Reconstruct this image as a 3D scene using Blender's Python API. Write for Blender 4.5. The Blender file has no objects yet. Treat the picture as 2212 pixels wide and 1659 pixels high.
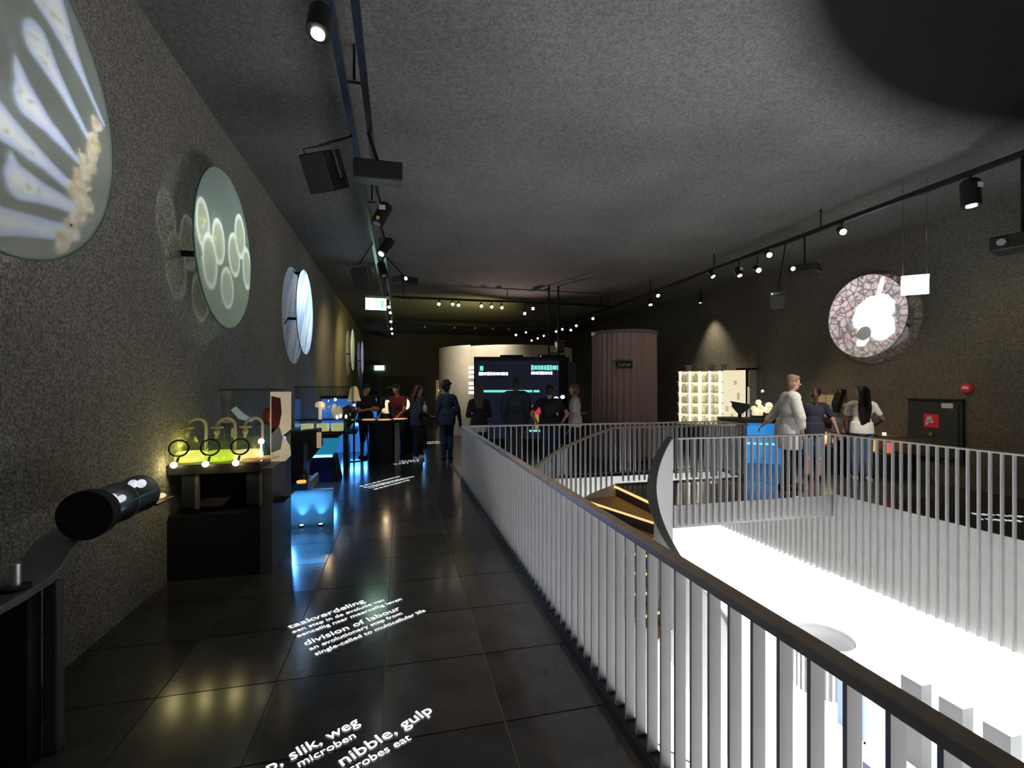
import bpy, bmesh, math, random
from mathutils import Vector, Matrix
random.seed(7)
PI = math.pi
S = bpy.context.scene
COL = S.collection
sin, cos, rad = math.sin, math.cos, math.radians

# ------------------------------------------------------------------ camera, world, lights, exposure
F_PX, YAW, EYE = 1010.0, math.atan(243 / 1010.0), 1.65
cam_d = bpy.data.cameras.new('camera'); cam = bpy.data.objects.new('camera', cam_d); COL.objects.link(cam)
cam_d.sensor_width = 36.0; cam_d.lens = 36.0 * F_PX / 2212; cam_d.shift_y = 5.5 / 2212
cam_d.clip_start = 0.05
cam.location = (0, 0, EYE); cam.rotation_euler = (PI / 2, 0, -YAW)
S.camera = cam
w = bpy.data.worlds.new('world'); S.world = w; w.use_nodes = True
w.node_tree.nodes['Background'].inputs[0].default_value = (0.02, 0.022, 0.03, 1)
w.node_tree.nodes['Background'].inputs[1].default_value = 0.3
S.view_settings.view_transform = 'Standard'; S.view_settings.look = 'None'
S.view_settings.exposure = 0.2; S.view_settings.gamma = 1.0
S.view_settings.use_curve_mapping = False
S.cycles.use_denoising = True
S.cycles.diffuse_bounces = 4; S.cycles.glossy_bounces = 4; S.cycles.transparent_max_bounces = 12
S.cycles.caustics_reflective = False; S.cycles.caustics_refractive = False
S.cycles.sample_clamp_indirect = 4.0

def lamp(kind, loc, power, color=(1, 1, 1), size=0.1, target=None, spot=60, blend=0.5, sy=None, name=None):
    d = bpy.data.lights.new((name or kind.lower() + '_light'), kind); d.energy = power; d.color = color
    if kind == 'AREA':
        d.size = size
        if sy: d.shape = 'RECTANGLE'; d.size_y = sy
    else:
        d.shadow_soft_size = size
    if kind == 'SPOT': d.spot_size = rad(spot); d.spot_blend = blend
    o = bpy.data.objects.new(d.name, d); COL.objects.link(o); o.location = loc
    if target is not None:
        o.rotation_euler = (Vector(target) - Vector(loc)).to_track_quat('-Z', 'Y').to_euler()
    return o

# ceiling luminaires of the bright ground floor hall (under the exhibition floor)
for (x, y, sx, sy_, p) in ((9.0, 4.0, 4.5, 9.0, 850), (9.0, 11.0, 4.5, 4.0, 320), (-0.5, 3.0, 2.6, 8.0, 520), (4.0, -2.2, 4.0, 2.0, 440)):
    lamp('AREA', (x, y, -1.2), p, (1.0, 1.0, 0.99), sx, (x, y, -4.6), sy=sy_, name='hall_light')
WARM = (1.0, 0.72, 0.42); NEUT = (1.0, 0.93, 0.82); COOL = (0.85, 0.92, 1.0); BLUE = (0.06, 0.32, 1.0)
# exhibition spots (most share a track head built further down; fill and uplights are added)
SPOTS = [  # head location, target, power, colour, cone
    ((8.50, 11.9, 4.05), (8.78, 11.8, 1.0), 190, (1.0, 0.86, 0.60), 76),
    ((6.63, 7.29, 4.05), (8.9, 7.0, 0.6), 110, WARM, 66),
    ((6.63, 5.81, 4.0), (8.9, 3.8, 1.0), 60, WARM, 100),
    ((6.63, 4.15, 3.78), (7.0, 6.5, 1.1), 620, NEUT, 56),
    ((6.63, 7.55, 3.9), (6.15, 6.3, 1.3), 170, NEUT, 44),
    ((2.36, 13.7, 4.0), (3.2, 16.0, 2.0), 420, NEUT, 80),
    ((1.68, 13.7, 4.0), (1.9, 16.5, 1.8), 420, NEUT, 60),
    ((2.67, 13.7, 4.0), (2.2, 9.8, 1.2), 110, NEUT, 70),
    ((3.69, 13.7, 3.9), (4.6, 10.6, 1.6), 85, (1.0, 0.55, 0.5), 60),
    ((6.63, 8.06, 3.9), (5.4, 9.7, 1.6), 75, WARM, 60),
    ((-0.37, 15.5, 4.0), (-1.9, 17.0, 2.0), 110, (1.0, 0.78, 0.25), 110),
    ((-0.37, 12.6, 4.0), (-1.9, 13.6, 1.8), 70, (1.0, 0.72, 0.35), 110),
    ((-0.285, 9.2, 3.7), (0.9, 10.9, 1.0), 70, COOL, 70),  # added fill on the visitors, the track head here is unlit
    ((-0.285, 7.6, 3.7), (0.5, 7.2, 0.0), 80, NEUT, 100),
    ((-0.285, 6.2, 3.7), (-0.8, 5.0, 0.4), 26, NEUT, 70),  # added corridor fill, the track head here is unlit
    ((-0.43, 2.85, 3.65), (0.6, 3.8, 0.0), 24, COOL, 100),
    ((-0.43, 4.6, 3.7), (1.06, 3.2, 1.0), 150, (1.0, 0.80, 0.62), 60),  # added spot without a head, brightens the handrail
    ((3.06, 14.9, 3.02), (1.9, 17.0, 4.5), 190, (0.95, 0.85, 0.25), 130),  # added uplight without a fixture, puts a yellow glow on the far ceiling
    ((3.4, 14.9, 3.02), (3.6, 11.0, 4.5), 130, (1.0, 0.72, 0.6), 130),  # added uplight without a fixture, brightens the far ceiling
]
for (a, b, p, c, sp) in SPOTS:
    lamp('SPOT', a, p, c, 0.04, b, sp, 1.0, name='spot_light')

# ------------------------------------------------------------------ helpers
def lin(r, g=None, b=None):
    if g is None: g = b = r
    f = lambda v: (v / 255 / 12.92) if v / 255 <= 0.04045 else ((v / 255 + 0.055) / 1.055) ** 2.4
    return (f(r), f(g), f(b))

MATS = {}
def mat(name, col, rough=0.5, metal=0.0, emit=None, es=0.0, var=0.0, vscale=8.0, bump=0.0, bscale=60.0, spec=0.5, alpha=1.0, trans=0.0, coat=0.0):
    if name in MATS: return MATS[name]
    m = bpy.data.materials.new(name); m.use_nodes = True
    nt = m.node_tree; p = nt.nodes['Principled BSDF']
    p.inputs['Base Color'].default_value = (*col, 1); p.inputs['Roughness'].default_value = rough
    p.inputs['Metallic'].default_value = metal; p.inputs['Specular IOR Level'].default_value = spec
    p.inputs['Alpha'].default_value = alpha; p.inputs['Transmission Weight'].default_value = trans
    p.inputs['Coat Weight'].default_value = coat
    if emit: p.inputs['Emission Color'].default_value = (*emit, 1); p.inputs['Emission Strength'].default_value = es
    if var or bump:
        tc = nt.nodes.new('ShaderNodeTexCoord')
        if var:
            n = nt.nodes.new('ShaderNodeTexNoise'); n.inputs['Scale'].default_value = vscale; n.inputs['Detail'].default_value = 5
            nt.links.new(tc.outputs['Object'], n.inputs['Vector'])
            r = nt.nodes.new('ShaderNodeMapRange'); r.inputs['From Min'].default_value = 0.3; r.inputs['From Max'].default_value = 0.7
            r.inputs['To Min'].default_value = 1 - var; r.inputs['To Max'].default_value = 1 + var
            nt.links.new(n.outputs['Fac'], r.inputs['Value'])
            mx = nt.nodes.new('ShaderNodeVectorMath'); mx.operation = 'SCALE'; mx.inputs[0].default_value = col
            nt.links.new(r.outputs[0], mx.inputs['Scale']); nt.links.new(mx.outputs[0], p.inputs['Base Color'])
        if bump:
            n2 = nt.nodes.new('ShaderNodeTexNoise'); n2.inputs['Scale'].default_value = bscale; n2.inputs['Detail'].default_value = 4
            nt.links.new(tc.outputs['Object'], n2.inputs['Vector'])
            bp = nt.nodes.new('ShaderNodeBump'); bp.inputs['Strength'].default_value = bump; bp.inputs['Distance'].default_value = 0.02
            nt.links.new(n2.outputs['Fac'], bp.inputs['Height']); nt.links.new(bp.outputs[0], p.inputs['Normal'])
    MATS[name] = m
    return m

def emis(name, col, s):
    return mat(name, (0.02, 0.02, 0.02), 0.6, emit=col, es=s)

class MB:
    def __init__(s): s.v = []; s.f = []
    def add(s, vs, fs, M=None):
        o = len(s.v)
        s.v += [tuple(M @ Vector(v)) if M is not None else tuple(v) for v in vs]
        s.f += [tuple(i + o for i in f) for f in fs]
        return s
    def box(s, c, d, M=None):
        x, y, z = (k / 2 for k in d)
        vs = [(c[0] + i * x, c[1] + j * y, c[2] + k * z) for i in (-1, 1) for j in (-1, 1) for k in (-1, 1)]
        return s.add(vs, [(0, 1, 3, 2), (4, 6, 7, 5), (0, 4, 5, 1), (2, 3, 7, 6), (0, 2, 6, 4), (1, 5, 7, 3)], M)
    def bb(s, a, b): return s.box([(a[i] + b[i]) / 2 for i in range(3)], [abs(b[i] - a[i]) for i in range(3)])
    def cyl(s, a, b, r, r2=None, n=16, caps=True):
        a, b = Vector(a), Vector(b); r2 = r if r2 is None else r2
        q = (b - a).to_track_quat('Z', 'Y'); vs = []
        for p, rr in ((a, r), (b, r2)):
            for i in range(n):
                t = 2 * PI * i / n; vs.append(p + q @ Vector((rr * cos(t), rr * sin(t), 0)))
        fs = [(i, (i + 1) % n, n + (i + 1) % n, n + i) for i in range(n)]
        if caps: fs += [tuple(range(n - 1, -1, -1)), tuple(range(n, 2 * n))]
        return s.add(vs, fs)
    def tube(s, pts, r, n=10, caps=True):
        pts = [Vector(p) for p in pts]; vs = []; k = len(pts); rs = r if isinstance(r, (list, tuple)) else [r] * k
        up = None
        for i, p in enumerate(pts):
            t = (pts[min(i + 1, k - 1)] - pts[max(i - 1, 0)]).normalized()
            if up is None: up = t.orthogonal().normalized()
            up = (up - t * up.dot(t)).normalized(); sd = t.cross(up)
            for j in range(n):
                a = 2 * PI * j / n; vs.append(p + (up * cos(a) + sd * sin(a)) * rs[i])
        fs = [(i * n + j, i * n + (j + 1) % n, (i + 1) * n + (j + 1) % n, (i + 1) * n + j) for i in range(k - 1) for j in range(n)]
        if caps: fs += [tuple(range(n - 1, -1, -1)), tuple(range((k - 1) * n, k * n))]
        return s.add(vs, fs)
    def lathe(s, prof, n=24, c=(0, 0, 0), M=None):
        vs = []; k = len(prof)
        for r, z in prof:
            for j in range(n):
                a = 2 * PI * j / n; vs.append((c[0] + r * cos(a), c[1] + r * sin(a), c[2] + z))
        fs = [(i * n + j, i * n + (j + 1) % n, (i + 1) * n + (j + 1) % n, (i + 1) * n + j) for i in range(k - 1) for j in range(n)]
        return s.add(vs, fs, M)
    def ball(s, c, r, n=12, m=8, M=None):
        if not isinstance(r, (list, tuple)): r = (r, r, r)
        vs = [(c[0], c[1], c[2] - r[2])]
        for i in range(1, m):
            ph = -PI / 2 + PI * i / m
            for j in range(n):
                a = 2 * PI * j / n
                vs.append((c[0] + r[0] * cos(ph) * cos(a), c[1] + r[1] * cos(ph) * sin(a), c[2] + r[2] * sin(ph)))
        vs.append((c[0], c[1], c[2] + r[2])); T = len(vs) - 1
        fs = [(0, 1 + (j + 1) % n, 1 + j) for j in range(n)]
        for i in range(m - 2):
            for j in range(n):
                fs.append((1 + i * n + j, 1 + i * n + (j + 1) % n, 1 + (i + 1) * n + (j + 1) % n, 1 + (i + 1) * n + j))
        b = 1 + (m - 2) * n
        fs += [(b + j, b + (j + 1) % n, T) for j in range(n)]
        return s.add(vs, fs, M)
    def prism(s, poly, axis, a, b):
        n = len(poly)
        def mk(p, h):
            return {'x': (h, p[0], p[1]), 'y': (p[0], h, p[1]), 'z': (p[0], p[1], h)}[axis]
        vs = [mk(p, a) for p in poly] + [mk(p, b) for p in poly]
        fs = [(i, (i + 1) % n, n + (i + 1) % n, n + i) for i in range(n)] + [tuple(range(n - 1, -1, -1)), tuple(range(n, 2 * n))]
        return s.add(vs, fs)
    def mesh(s, name, m):
        me = bpy.data.meshes.new(name); me.from_pydata(s.v, [], s.f)
        bm = bmesh.new(); bm.from_mesh(me); bmesh.ops.recalc_face_normals(bm, faces=bm.faces); bm.to_mesh(me); bm.free()
        if m: me.materials.append(m)
        return me
    def build(s, name, m, parent=None, smooth=False, bevel=0.0, loc=None):
        me = s.mesh(name, m)
        if smooth: shade(me, smooth)
        o = bpy.data.objects.new(name, me); COL.objects.link(o)
        if parent: o.parent = parent
        if loc: o.location = loc
        if bevel:
            b = o.modifiers.new('bevel', 'BEVEL'); b.width = bevel; b.segments = 2; b.limit_method = 'ANGLE'
        return o

def shade(me, ang=35):
    ang = 35 if ang is True else ang
    bm = bmesh.new(); bm.from_mesh(me)
    for f in bm.faces: f.smooth = True
    for e in bm.edges:
        if len(e.link_faces) == 2 and e.calc_face_angle(0) > rad(ang): e.smooth = False
    bm.to_mesh(me); bm.free()

def tag(o, label, cat=None, group=None, kind=None):
    if label: o['label'] = label
    if cat: o['category'] = cat
    if group: o['group'] = group
    if kind: o['kind'] = kind
    return o
def thing(name, label, cat, loc=(0, 0, 0), rz=0.0, group=None):
    o = bpy.data.objects.new(name, None); COL.objects.link(o); o.empty_display_size = 0.1
    o.location = loc; o.rotation_euler = (0, 0, rz)
    return tag(o, label, cat, group)
def struct(o): o['kind'] = 'structure'; return o
def inst(name, me, parent, loc=(0, 0, 0), rot=(0, 0, 0), scale=None):
    o = bpy.data.objects.new(name, me); COL.objects.link(o); o.parent = parent
    o.location = loc; o.rotation_euler = rot
    if scale: o.scale = scale
    return o
def text_mesh(body, size, m, extrude=0.0006, align='LEFT', bold=0.0, wide=1.0):
    cu = bpy.data.curves.new('text', 'FONT'); cu.body = body; cu.size = size; cu.extrude = extrude
    cu.align_x = align; cu.offset = bold; cu.resolution_u = 3
    t = bpy.data.objects.new('text', cu); COL.objects.link(t)
    dg = bpy.context.evaluated_depsgraph_get(); me = bpy.data.meshes.new_from_object(t.evaluated_get(dg))
    bpy.data.objects.remove(t); bpy.data.curves.remove(cu)
    for v in me.vertices: v.co.x *= wide
    me.materials.clear(); me.materials.append(m)
    return me

# ------------------------------------------------------------------ materials
def concrete(name, dark, light, scale, bump):
    m = bpy.data.materials.new(name); m.use_nodes = True; nt = m.node_tree; p = nt.nodes['Principled BSDF']
    tc = nt.nodes.new('ShaderNodeTexCoord')
    def noise(sc, det=4):
        n = nt.nodes.new('ShaderNodeTexNoise'); n.inputs['Scale'].default_value = sc; n.inputs['Detail'].default_value = det
        nt.links.new(tc.outputs['Object'], n.inputs['Vector']); return n
    big = noise(0.7, 3); fine = noise(scale, 5); mid = noise(scale * 0.35, 3)
    a = nt.nodes.new('ShaderNodeMath'); a.operation = 'MULTIPLY_ADD'; a.inputs[1].default_value = 0.75
    nt.links.new(fine.outputs['Fac'], a.inputs[0])
    b = nt.nodes.new('ShaderNodeMath'); b.operation = 'MULTIPLY'; b.inputs[1].default_value = 0.25
    nt.links.new(mid.outputs['Fac'], b.inputs[0]); nt.links.new(b.outputs[0], a.inputs[2])
    cr = nt.nodes.new('ShaderNodeMapRange'); cr.inputs['From Min'].default_value = 0.40; cr.inputs['From Max'].default_value = 0.60
    nt.links.new(a.outputs[0], cr.inputs['Value'])
    mx = nt.nodes.new('ShaderNodeMix'); mx.data_type = 'RGBA'
    mx.inputs[6].default_value = (*dark, 1); mx.inputs[7].default_value = (*light, 1)
    nt.links.new(cr.outputs[0], mx.inputs[0])
    sc = nt.nodes.new('ShaderNodeVectorMath'); sc.operation = 'SCALE'
    br = nt.nodes.new('ShaderNodeMapRange'); br.inputs['From Min'].default_value = 0.3; br.inputs['From Max'].default_value = 0.7
    br.inputs['To Min'].default_value = 0.85; br.inputs['To Max'].default_value = 1.15
    nt.links.new(big.outputs['Fac'], br.inputs['Value']); nt.links.new(br.outputs[0], sc.inputs['Scale'])
    nt.links.new(mx.outputs[2], sc.inputs[0]); nt.links.new(sc.outputs[0], p.inputs['Base Color'])
    bp = nt.nodes.new('ShaderNodeBump'); bp.inputs['Strength'].default_value = bump; bp.inputs['Distance'].default_value = 0.03
    nt.links.new(a.outputs[0], bp.inputs['Height']); nt.links.new(bp.outputs[0], p.inputs['Normal'])
    p.inputs['Roughness'].default_value = 0.9; p.inputs['Specular IOR Level'].default_value = 0.2
    MATS[name] = m
    return m, nt, p, sc
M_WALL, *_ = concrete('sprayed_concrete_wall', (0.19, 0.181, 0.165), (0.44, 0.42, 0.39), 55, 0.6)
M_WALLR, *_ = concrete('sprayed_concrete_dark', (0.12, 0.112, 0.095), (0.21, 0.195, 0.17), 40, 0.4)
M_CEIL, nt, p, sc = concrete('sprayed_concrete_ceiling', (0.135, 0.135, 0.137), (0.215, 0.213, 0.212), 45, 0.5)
# made-up ceiling opening: soft dark shade is put into the colour by height
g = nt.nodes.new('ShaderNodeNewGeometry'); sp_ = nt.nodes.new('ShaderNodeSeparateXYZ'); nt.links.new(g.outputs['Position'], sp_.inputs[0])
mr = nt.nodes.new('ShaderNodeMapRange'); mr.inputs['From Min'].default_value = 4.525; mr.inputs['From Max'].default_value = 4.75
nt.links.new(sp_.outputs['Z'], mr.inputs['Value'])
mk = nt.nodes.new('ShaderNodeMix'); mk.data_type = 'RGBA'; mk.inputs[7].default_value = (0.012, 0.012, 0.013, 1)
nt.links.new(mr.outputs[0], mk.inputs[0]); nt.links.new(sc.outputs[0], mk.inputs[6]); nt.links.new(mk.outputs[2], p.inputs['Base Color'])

M_TILE = mat('dark_stone_tile', (0.050, 0.048, 0.046), 0.15, var=0.3, vscale=5, bump=0.02, bscale=9, spec=0.8)
M_TILEB = mat('dark_stone_tile_warm', (0.058, 0.055, 0.052), 0.18, var=0.3, vscale=4, bump=0.02, bscale=8, spec=0.8)
M_GROUT = mat('pale_grout', (0.09, 0.087, 0.082), 0.5)
M_FLOORFAR = mat('dark_stone_floor', (0.045, 0.042, 0.039), 0.2, var=0.2, vscale=2, spec=0.55)
M_WOODFLOOR = mat('landing_floor', (0.13, 0.09, 0.05), 0.16, var=0.2, vscale=4)
M_BLACK = mat('black_metal', (0.012, 0.012, 0.013), 0.35, var=0.1)
M_BLACKM = mat('matt_black', (0.010, 0.010, 0.011), 0.7)
M_NAVY = mat('dark_navy_laminate', (0.022, 0.025, 0.038), 0.4, var=0.15)
M_STEEL = mat('grey_steel', (0.22, 0.22, 0.23), 0.35, 0.7)
M_CHROME = mat('chrome', (0.7, 0.7, 0.72), 0.15, 1.0)
M_RAIL = mat('grey_painted_steel', (0.40, 0.385, 0.36), 0.45, var=0.05)
M_SLAT = mat('grey_painted_slat', (0.44, 0.44, 0.46), 0.5, var=0.04)
M_HAND = mat('bronze_handrail', (0.42, 0.345, 0.27), 0.4, 0.0, var=0.1)
M_SHEET = mat('pale_grey_sheet', (0.55, 0.55, 0.58), 0.5)
M_WHITE = mat('white_paint', (0.82, 0.82, 0.81), 0.6)
M_HALL = mat('white_hall_floor', (0.85, 0.85, 0.84), 0.4, var=0.02)
M_EDGE = mat('slab_edge_paint', (0.74, 0.75, 0.74), 0.6, var=0.05)
M_KICK = mat('dark_kick_plate', (0.02, 0.021, 0.026), 0.4)
M_WOOD = mat('oak_tread', (0.62, 0.36, 0.14), 0.45, var=0.2, vscale=12)
M_RISER = mat('dark_riser', (0.03, 0.027, 0.026), 0.6)
def glass(name, col, fac=0.08, rough=0.03):
    m = bpy.data.materials.new(name); m.use_nodes = True; nt = m.node_tree; nt.nodes.clear()
    o = nt.nodes.new('ShaderNodeOutputMaterial'); t = nt.nodes.new('ShaderNodeBsdfTransparent'); t.inputs[0].default_value = (*col, 1)
    gl = nt.nodes.new('ShaderNodeBsdfGlossy'); gl.inputs['Roughness'].default_value = rough
    lw_ = nt.nodes.new('ShaderNodeLayerWeight'); lw_.inputs[0].default_value = 0.5; pw = nt.nodes.new('ShaderNodeMath'); pw.operation = 'POWER'; pw.inputs[1].default_value = 4.0; nt.links.new(lw_.outputs['Facing'], pw.inputs[0]); fr = nt.nodes.new('ShaderNodeMath'); fr.operation = 'MULTIPLY_ADD'; fr.inputs[1].default_value = 0.6; fr.inputs[2].default_value = 0.03; nt.links.new(pw.outputs[0], fr.inputs[0])
    mx = nt.nodes.new('ShaderNodeMixShader')
    nt.links.new(fr.outputs[0], mx.inputs[0]); nt.links.new(t.outputs[0], mx.inputs[1]); nt.links.new(gl.outputs[0], mx.inputs[2])
    nt.links.new(mx.outputs[0], o.inputs[0]); MATS[name] = m
    return m
M_GLASS = glass('clear_glass', (0.93, 0.96, 0.95))
M_GLASSG = glass('green_edged_glass', (0.62, 0.80, 0.74))
M_SKIN = mat('skin_light', (0.52, 0.30, 0.22), 0.55); M_SKIN2 = mat('skin_tan', (0.36, 0.19, 0.12), 0.55); M_SKIN3 = mat('skin_brown', (0.20, 0.10, 0.065), 0.55)
M_WTEXT = emis('white_projected_text', (0.95, 0.97, 1.0), 1.2)

# ------------------------------------------------------------------ structure
XL, XR, YF, YB, ZC = -1.911, 8.93, 26.0, -2.6, 4.52
struct(MB().bb((XL - 0.2, YB, -1.05), (XL, YF, 6.2)).build('wall_left', M_WALL))
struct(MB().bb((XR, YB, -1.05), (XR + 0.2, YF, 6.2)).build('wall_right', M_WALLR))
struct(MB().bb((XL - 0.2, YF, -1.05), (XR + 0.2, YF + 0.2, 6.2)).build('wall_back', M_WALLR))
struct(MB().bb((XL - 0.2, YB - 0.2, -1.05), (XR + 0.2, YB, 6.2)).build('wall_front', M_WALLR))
# ceiling: a height field with a made-up rounded opening for the dark near right
def czz(x, y):
    q = 1 - math.hypot((x - 6.2) / 5.5, (y + 0.5) / 4.95)
    if q <= 0: return ZC
    t = min(q / 0.42, 1); return ZC + 1.3 * t * t * (3 - 2 * t)
cb = MB()
xs = [XL + 0.14 * i for i in range(int((XR - XL) / 0.14) + 1)] + [XR]; ys = [YB + 0.14 * i for i in range(53)] + [8, 14, 20, YF]
for y in ys:
    for x in xs: cb.v.append((x, y, czz(x, y)))
nx = len(xs)
for j in range(len(ys) - 1):
    for i in range(nx - 1):
        cb.f.append((j * nx + i, j * nx + i + 1, (j + 1) * nx + i + 1, (j + 1) * nx + i))
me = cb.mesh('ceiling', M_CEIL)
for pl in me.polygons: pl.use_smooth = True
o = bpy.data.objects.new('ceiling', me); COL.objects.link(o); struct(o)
struct(MB().bb((XL - 0.2, YB - 0.2, 6.2), (XR + 0.2, YF + 0.2, 6.4)).build('ceiling_roof', M_BLACKM))

# floor slabs round the void (void: X 1.10..6.05, Y < 5.5 and the stair well up to Y 8)
VX0, VX1, VY1 = 1.10, 6.05, 8.0
fl = MB()
fl.bb((XL, YB, -1.0), (VX0, YF, -0.006)); fl.bb((VX0, VY1, -1.0), (XR, YF, -0.006)); fl.bb((VX1 + 0.07, YB, -1.0), (XR, VY1, -0.006))
floor = struct(fl.build('floor', M_GROUT))
struct(MB().bb((3.52, 5.52, -0.22), (VX1 + 0.07, 7.22, -0.002)).build('floor_landing', M_WOODFLOOR))
ex = MB()
ex.bb((VX1 + 0.05, YB, -1.05), (VX1 + 0.069, 5.47, 0.10)); ex.bb((VX1 + 0.05, 5.47, -1.05), (VX1 + 0.069, VY1, -0.01)); ex.bb((VX0 + 0.001, VY1 - 0.03, -1.05), (VX1 + 0.05, VY1 - 0.001, -0.01))
ex.bb((VX0 + 0.001, YB, -1.05), (VX0 + 0.02, VY1 - 0.03, -0.02)); 
struct(ex.build('trim_1', M_EDGE))
ex = MB(); ex.bb((3.52, 5.49, -0.22), (VX1 + 0.05, 5.515, 0.08)); ex.bb((3.52, 7.222, -0.22), (VX1 + 0.05, 7.24, 0.02)); struct(ex.build('trim_2', mat('landing_edge_paint', (0.40, 0.40, 0.41), 0.55)))
# floor tiles, one by one where they can be told apart
TS = 0.5872; x0t = -0.668 - 3 * TS; y0t = 2.2475 - 7 * 0.604
def tile_mesh(m):
    h = 0.007
    return MB().box((0, 0, -h / 2), (TS - h, 0.604 - h, h)).mesh('floor_tile', m)
tmA, tmB = tile_mesh(M_TILE), tile_mesh(M_TILEB)
for j in range(20):
    for i in range(7):
        x = x0t + (i + 0.5) * TS; y = y0t + (j + 0.5) * 0.604
        if x - TS / 2 < XL - 0.02 or x + TS / 2 > VX0 + 0.02: 
            xa, xb = max(x - TS / 2, XL), min(x + TS / 2, VX0 - 0.06)
        else: xa, xb = x - TS / 2, min(x + TS / 2, VX0 - 0.06)
        if xb - xa < 0.05: continue
        s = (xb - xa - 0.007) / (TS - 0.007)
        inst('floor_tile', random.choice((tmA, tmA, tmB)), floor, ((xa + xb) / 2, y, 0), (random.uniform(-.0015, .0015), random.uniform(-.0015, .0015), 0), (s, 1, 1))
yt = y0t + 20 * 0.604
ff = MB(); ff.bb((XL, yt, -0.005), (VX0 - 0.06, VY1 + 0.03, 0)) if yt < VY1 else None
ff.bb((XL, max(yt, VY1 + 0.03), -0.005), (XR, YF, 0)); ff.bb((VX1 + 0.08, YB, -0.005), (XR, VY1 + 0.03, 0)); ff.bb((VX0, VY1 + 0.03, -0.005), (XR, max(yt, VY1 + 0.03), 0))
struct(ff.build('floor_surface', M_FLOORFAR))
# ground floor hall below
struct(MB().bb((-5, -5, -4.8), (14, 15, -4.6)).build('floor_lower', M_HALL))
lw = MB(); lw.bb((-5.2, -5, -4.6), (-5, 15, -1.05)); lw.bb((14, -5, -4.6), (14.2, 15, -1.05)); lw.bb((-5, 15, -4.6), (14, 15.2, -1.05)); lw.bb((-5, -5.2, -4.6), (14, -5, -1.05))
struct(lw.build('wall_lower', M_WHITE))
struct(MB().bb((VX0 - 0.1, VY1 + 0.0, -4.6), (3.3, VY1 + 0.1, -1.05)).build('wall_shade_block', mat('shade_block_grey', (0.3, 0.3, 0.3), 0.7)))  # added unseen wall, keeps hall light off the back railings
lc = MB(); lc.bb((-5, -5, -1.06), (VX0, 15, -1.051)); lc.bb((VX1 + 0.07, -5, -1.06), (14, 15, -1.051)); lc.bb((VX0, VY1, -1.06), (VX1 + 0.07, 15, -1.051)); lc.bb((VX0, -5, -1.06), (VX1 + 0.07, YB, -1.051))
struct(lc.build('ceiling_lower', M_WHITE))

# ------------------------------------------------------------------ railings
RT = 0.977
def slat(h, m=M_SLAT):  # flat bar, 45 mm deep along local X, 12 mm thick along local Y
    return MB().box((0, 0, -h / 2), (0.045, 0.012, h)).mesh('baluster', m)
slat_near, slat_full, slat_low = slat(0.885), slat(1.99), slat(0.83)
slat_land = slat(1.14)
# near railing, along the corridor
r = thing('railing', 'long grey slatted railing with dark bronze handrail running beside the corridor floor', 'railing', (1.04, 0, 0))
n = 0
y = 0.291
while y < 8.06:
    inst('baluster', slat_near, r, (0.0225, y + 0.002, RT - 0.03)); y += 0.102; n += 1
MB().box((0.022, 2.3 - 0.6, RT - 0.019), (0.058, 3.0, 0.038)).build('handrail', M_HAND, r, bevel=0.006)
MB().box((0.022, 5.63, RT - 0.019), (0.058, 4.85, 0.038)).build('handrail', M_HAND, r, bevel=0.006)
MB().bb((-0.012, 0.0, 0.0), (-0.002, 8.1, 0.06)).build('kick_plate', M_KICK, r)
MB().bb((0.0, 0.0, 0.06), (0.05, 8.1, 0.075)).build('bottom_bar', M_KICK, r)
# back railing
r = thing('railing', 'far grey slatted railing in front of the visitors at the big screen', 'railing', (1.05, 8.02, 0))
MB().bb((0, -0.025, RT - 0.03), (5.05, 0.03, RT)).build('handrail', M_RAIL, r, bevel=0.005)
MB().bb((0, -0.02, 0.04), (5.05, 0.02, 0.055)).build('bottom_bar', M_KICK, r)
for i in range(50): inst('baluster', slat_near, r, (0.06 + 0.1 * i, 0, RT - 0.03), (0, 0, PI / 2))
# landing end railing joining back and stair railings
r = thing('railing', 'short grey slatted railing closing the right end of the stairwell', 'railing', (6.08, 7.22, 0))
MB().bb((-0.025, 0.0, RT - 0.03), (0.03, 0.77, RT)).build('handrail', M_HAND, r, bevel=0.005)
for i in range(8): inst('baluster', slat_near, r, (0, 0.04 + 0.1 * i, RT - 0.03))
# landing front railing (rail along Y = 5.5)
r = thing('railing', 'grey slatted railing along the stair landing facing the bright void', 'railing', (3.55, 5.47, 0))
MB().bb((0, -0.025, RT - 0.022), (2.5, 0.03, RT)).build('handrail', M_RAIL, r, bevel=0.005)
for i in range(25): inst('baluster', slat_land, r, (0.05 + 0.1 * i, 0, RT - 0.02), (0, 0, PI / 2))
# right railing, slats run down over the slab edge
r = thing('railing', 'tall pale grey slatted railing on the right whose slats run below the floor', 'railing', (6.05, 0, 0))
MB().bb((-0.025, 1.0, RT - 0.022), (0.03, 5.47, RT)).build('handrail', M_RAIL, r, bevel=0.005)
for i in range(45): inst('baluster', slat_full, r, (0, 1.05 + 0.1 * i - 0.04, RT - 0.02))
for i in range(25): inst('baluster', slat_low, r, (0, 5.51 + 0.1 * i, -0.22))

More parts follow.
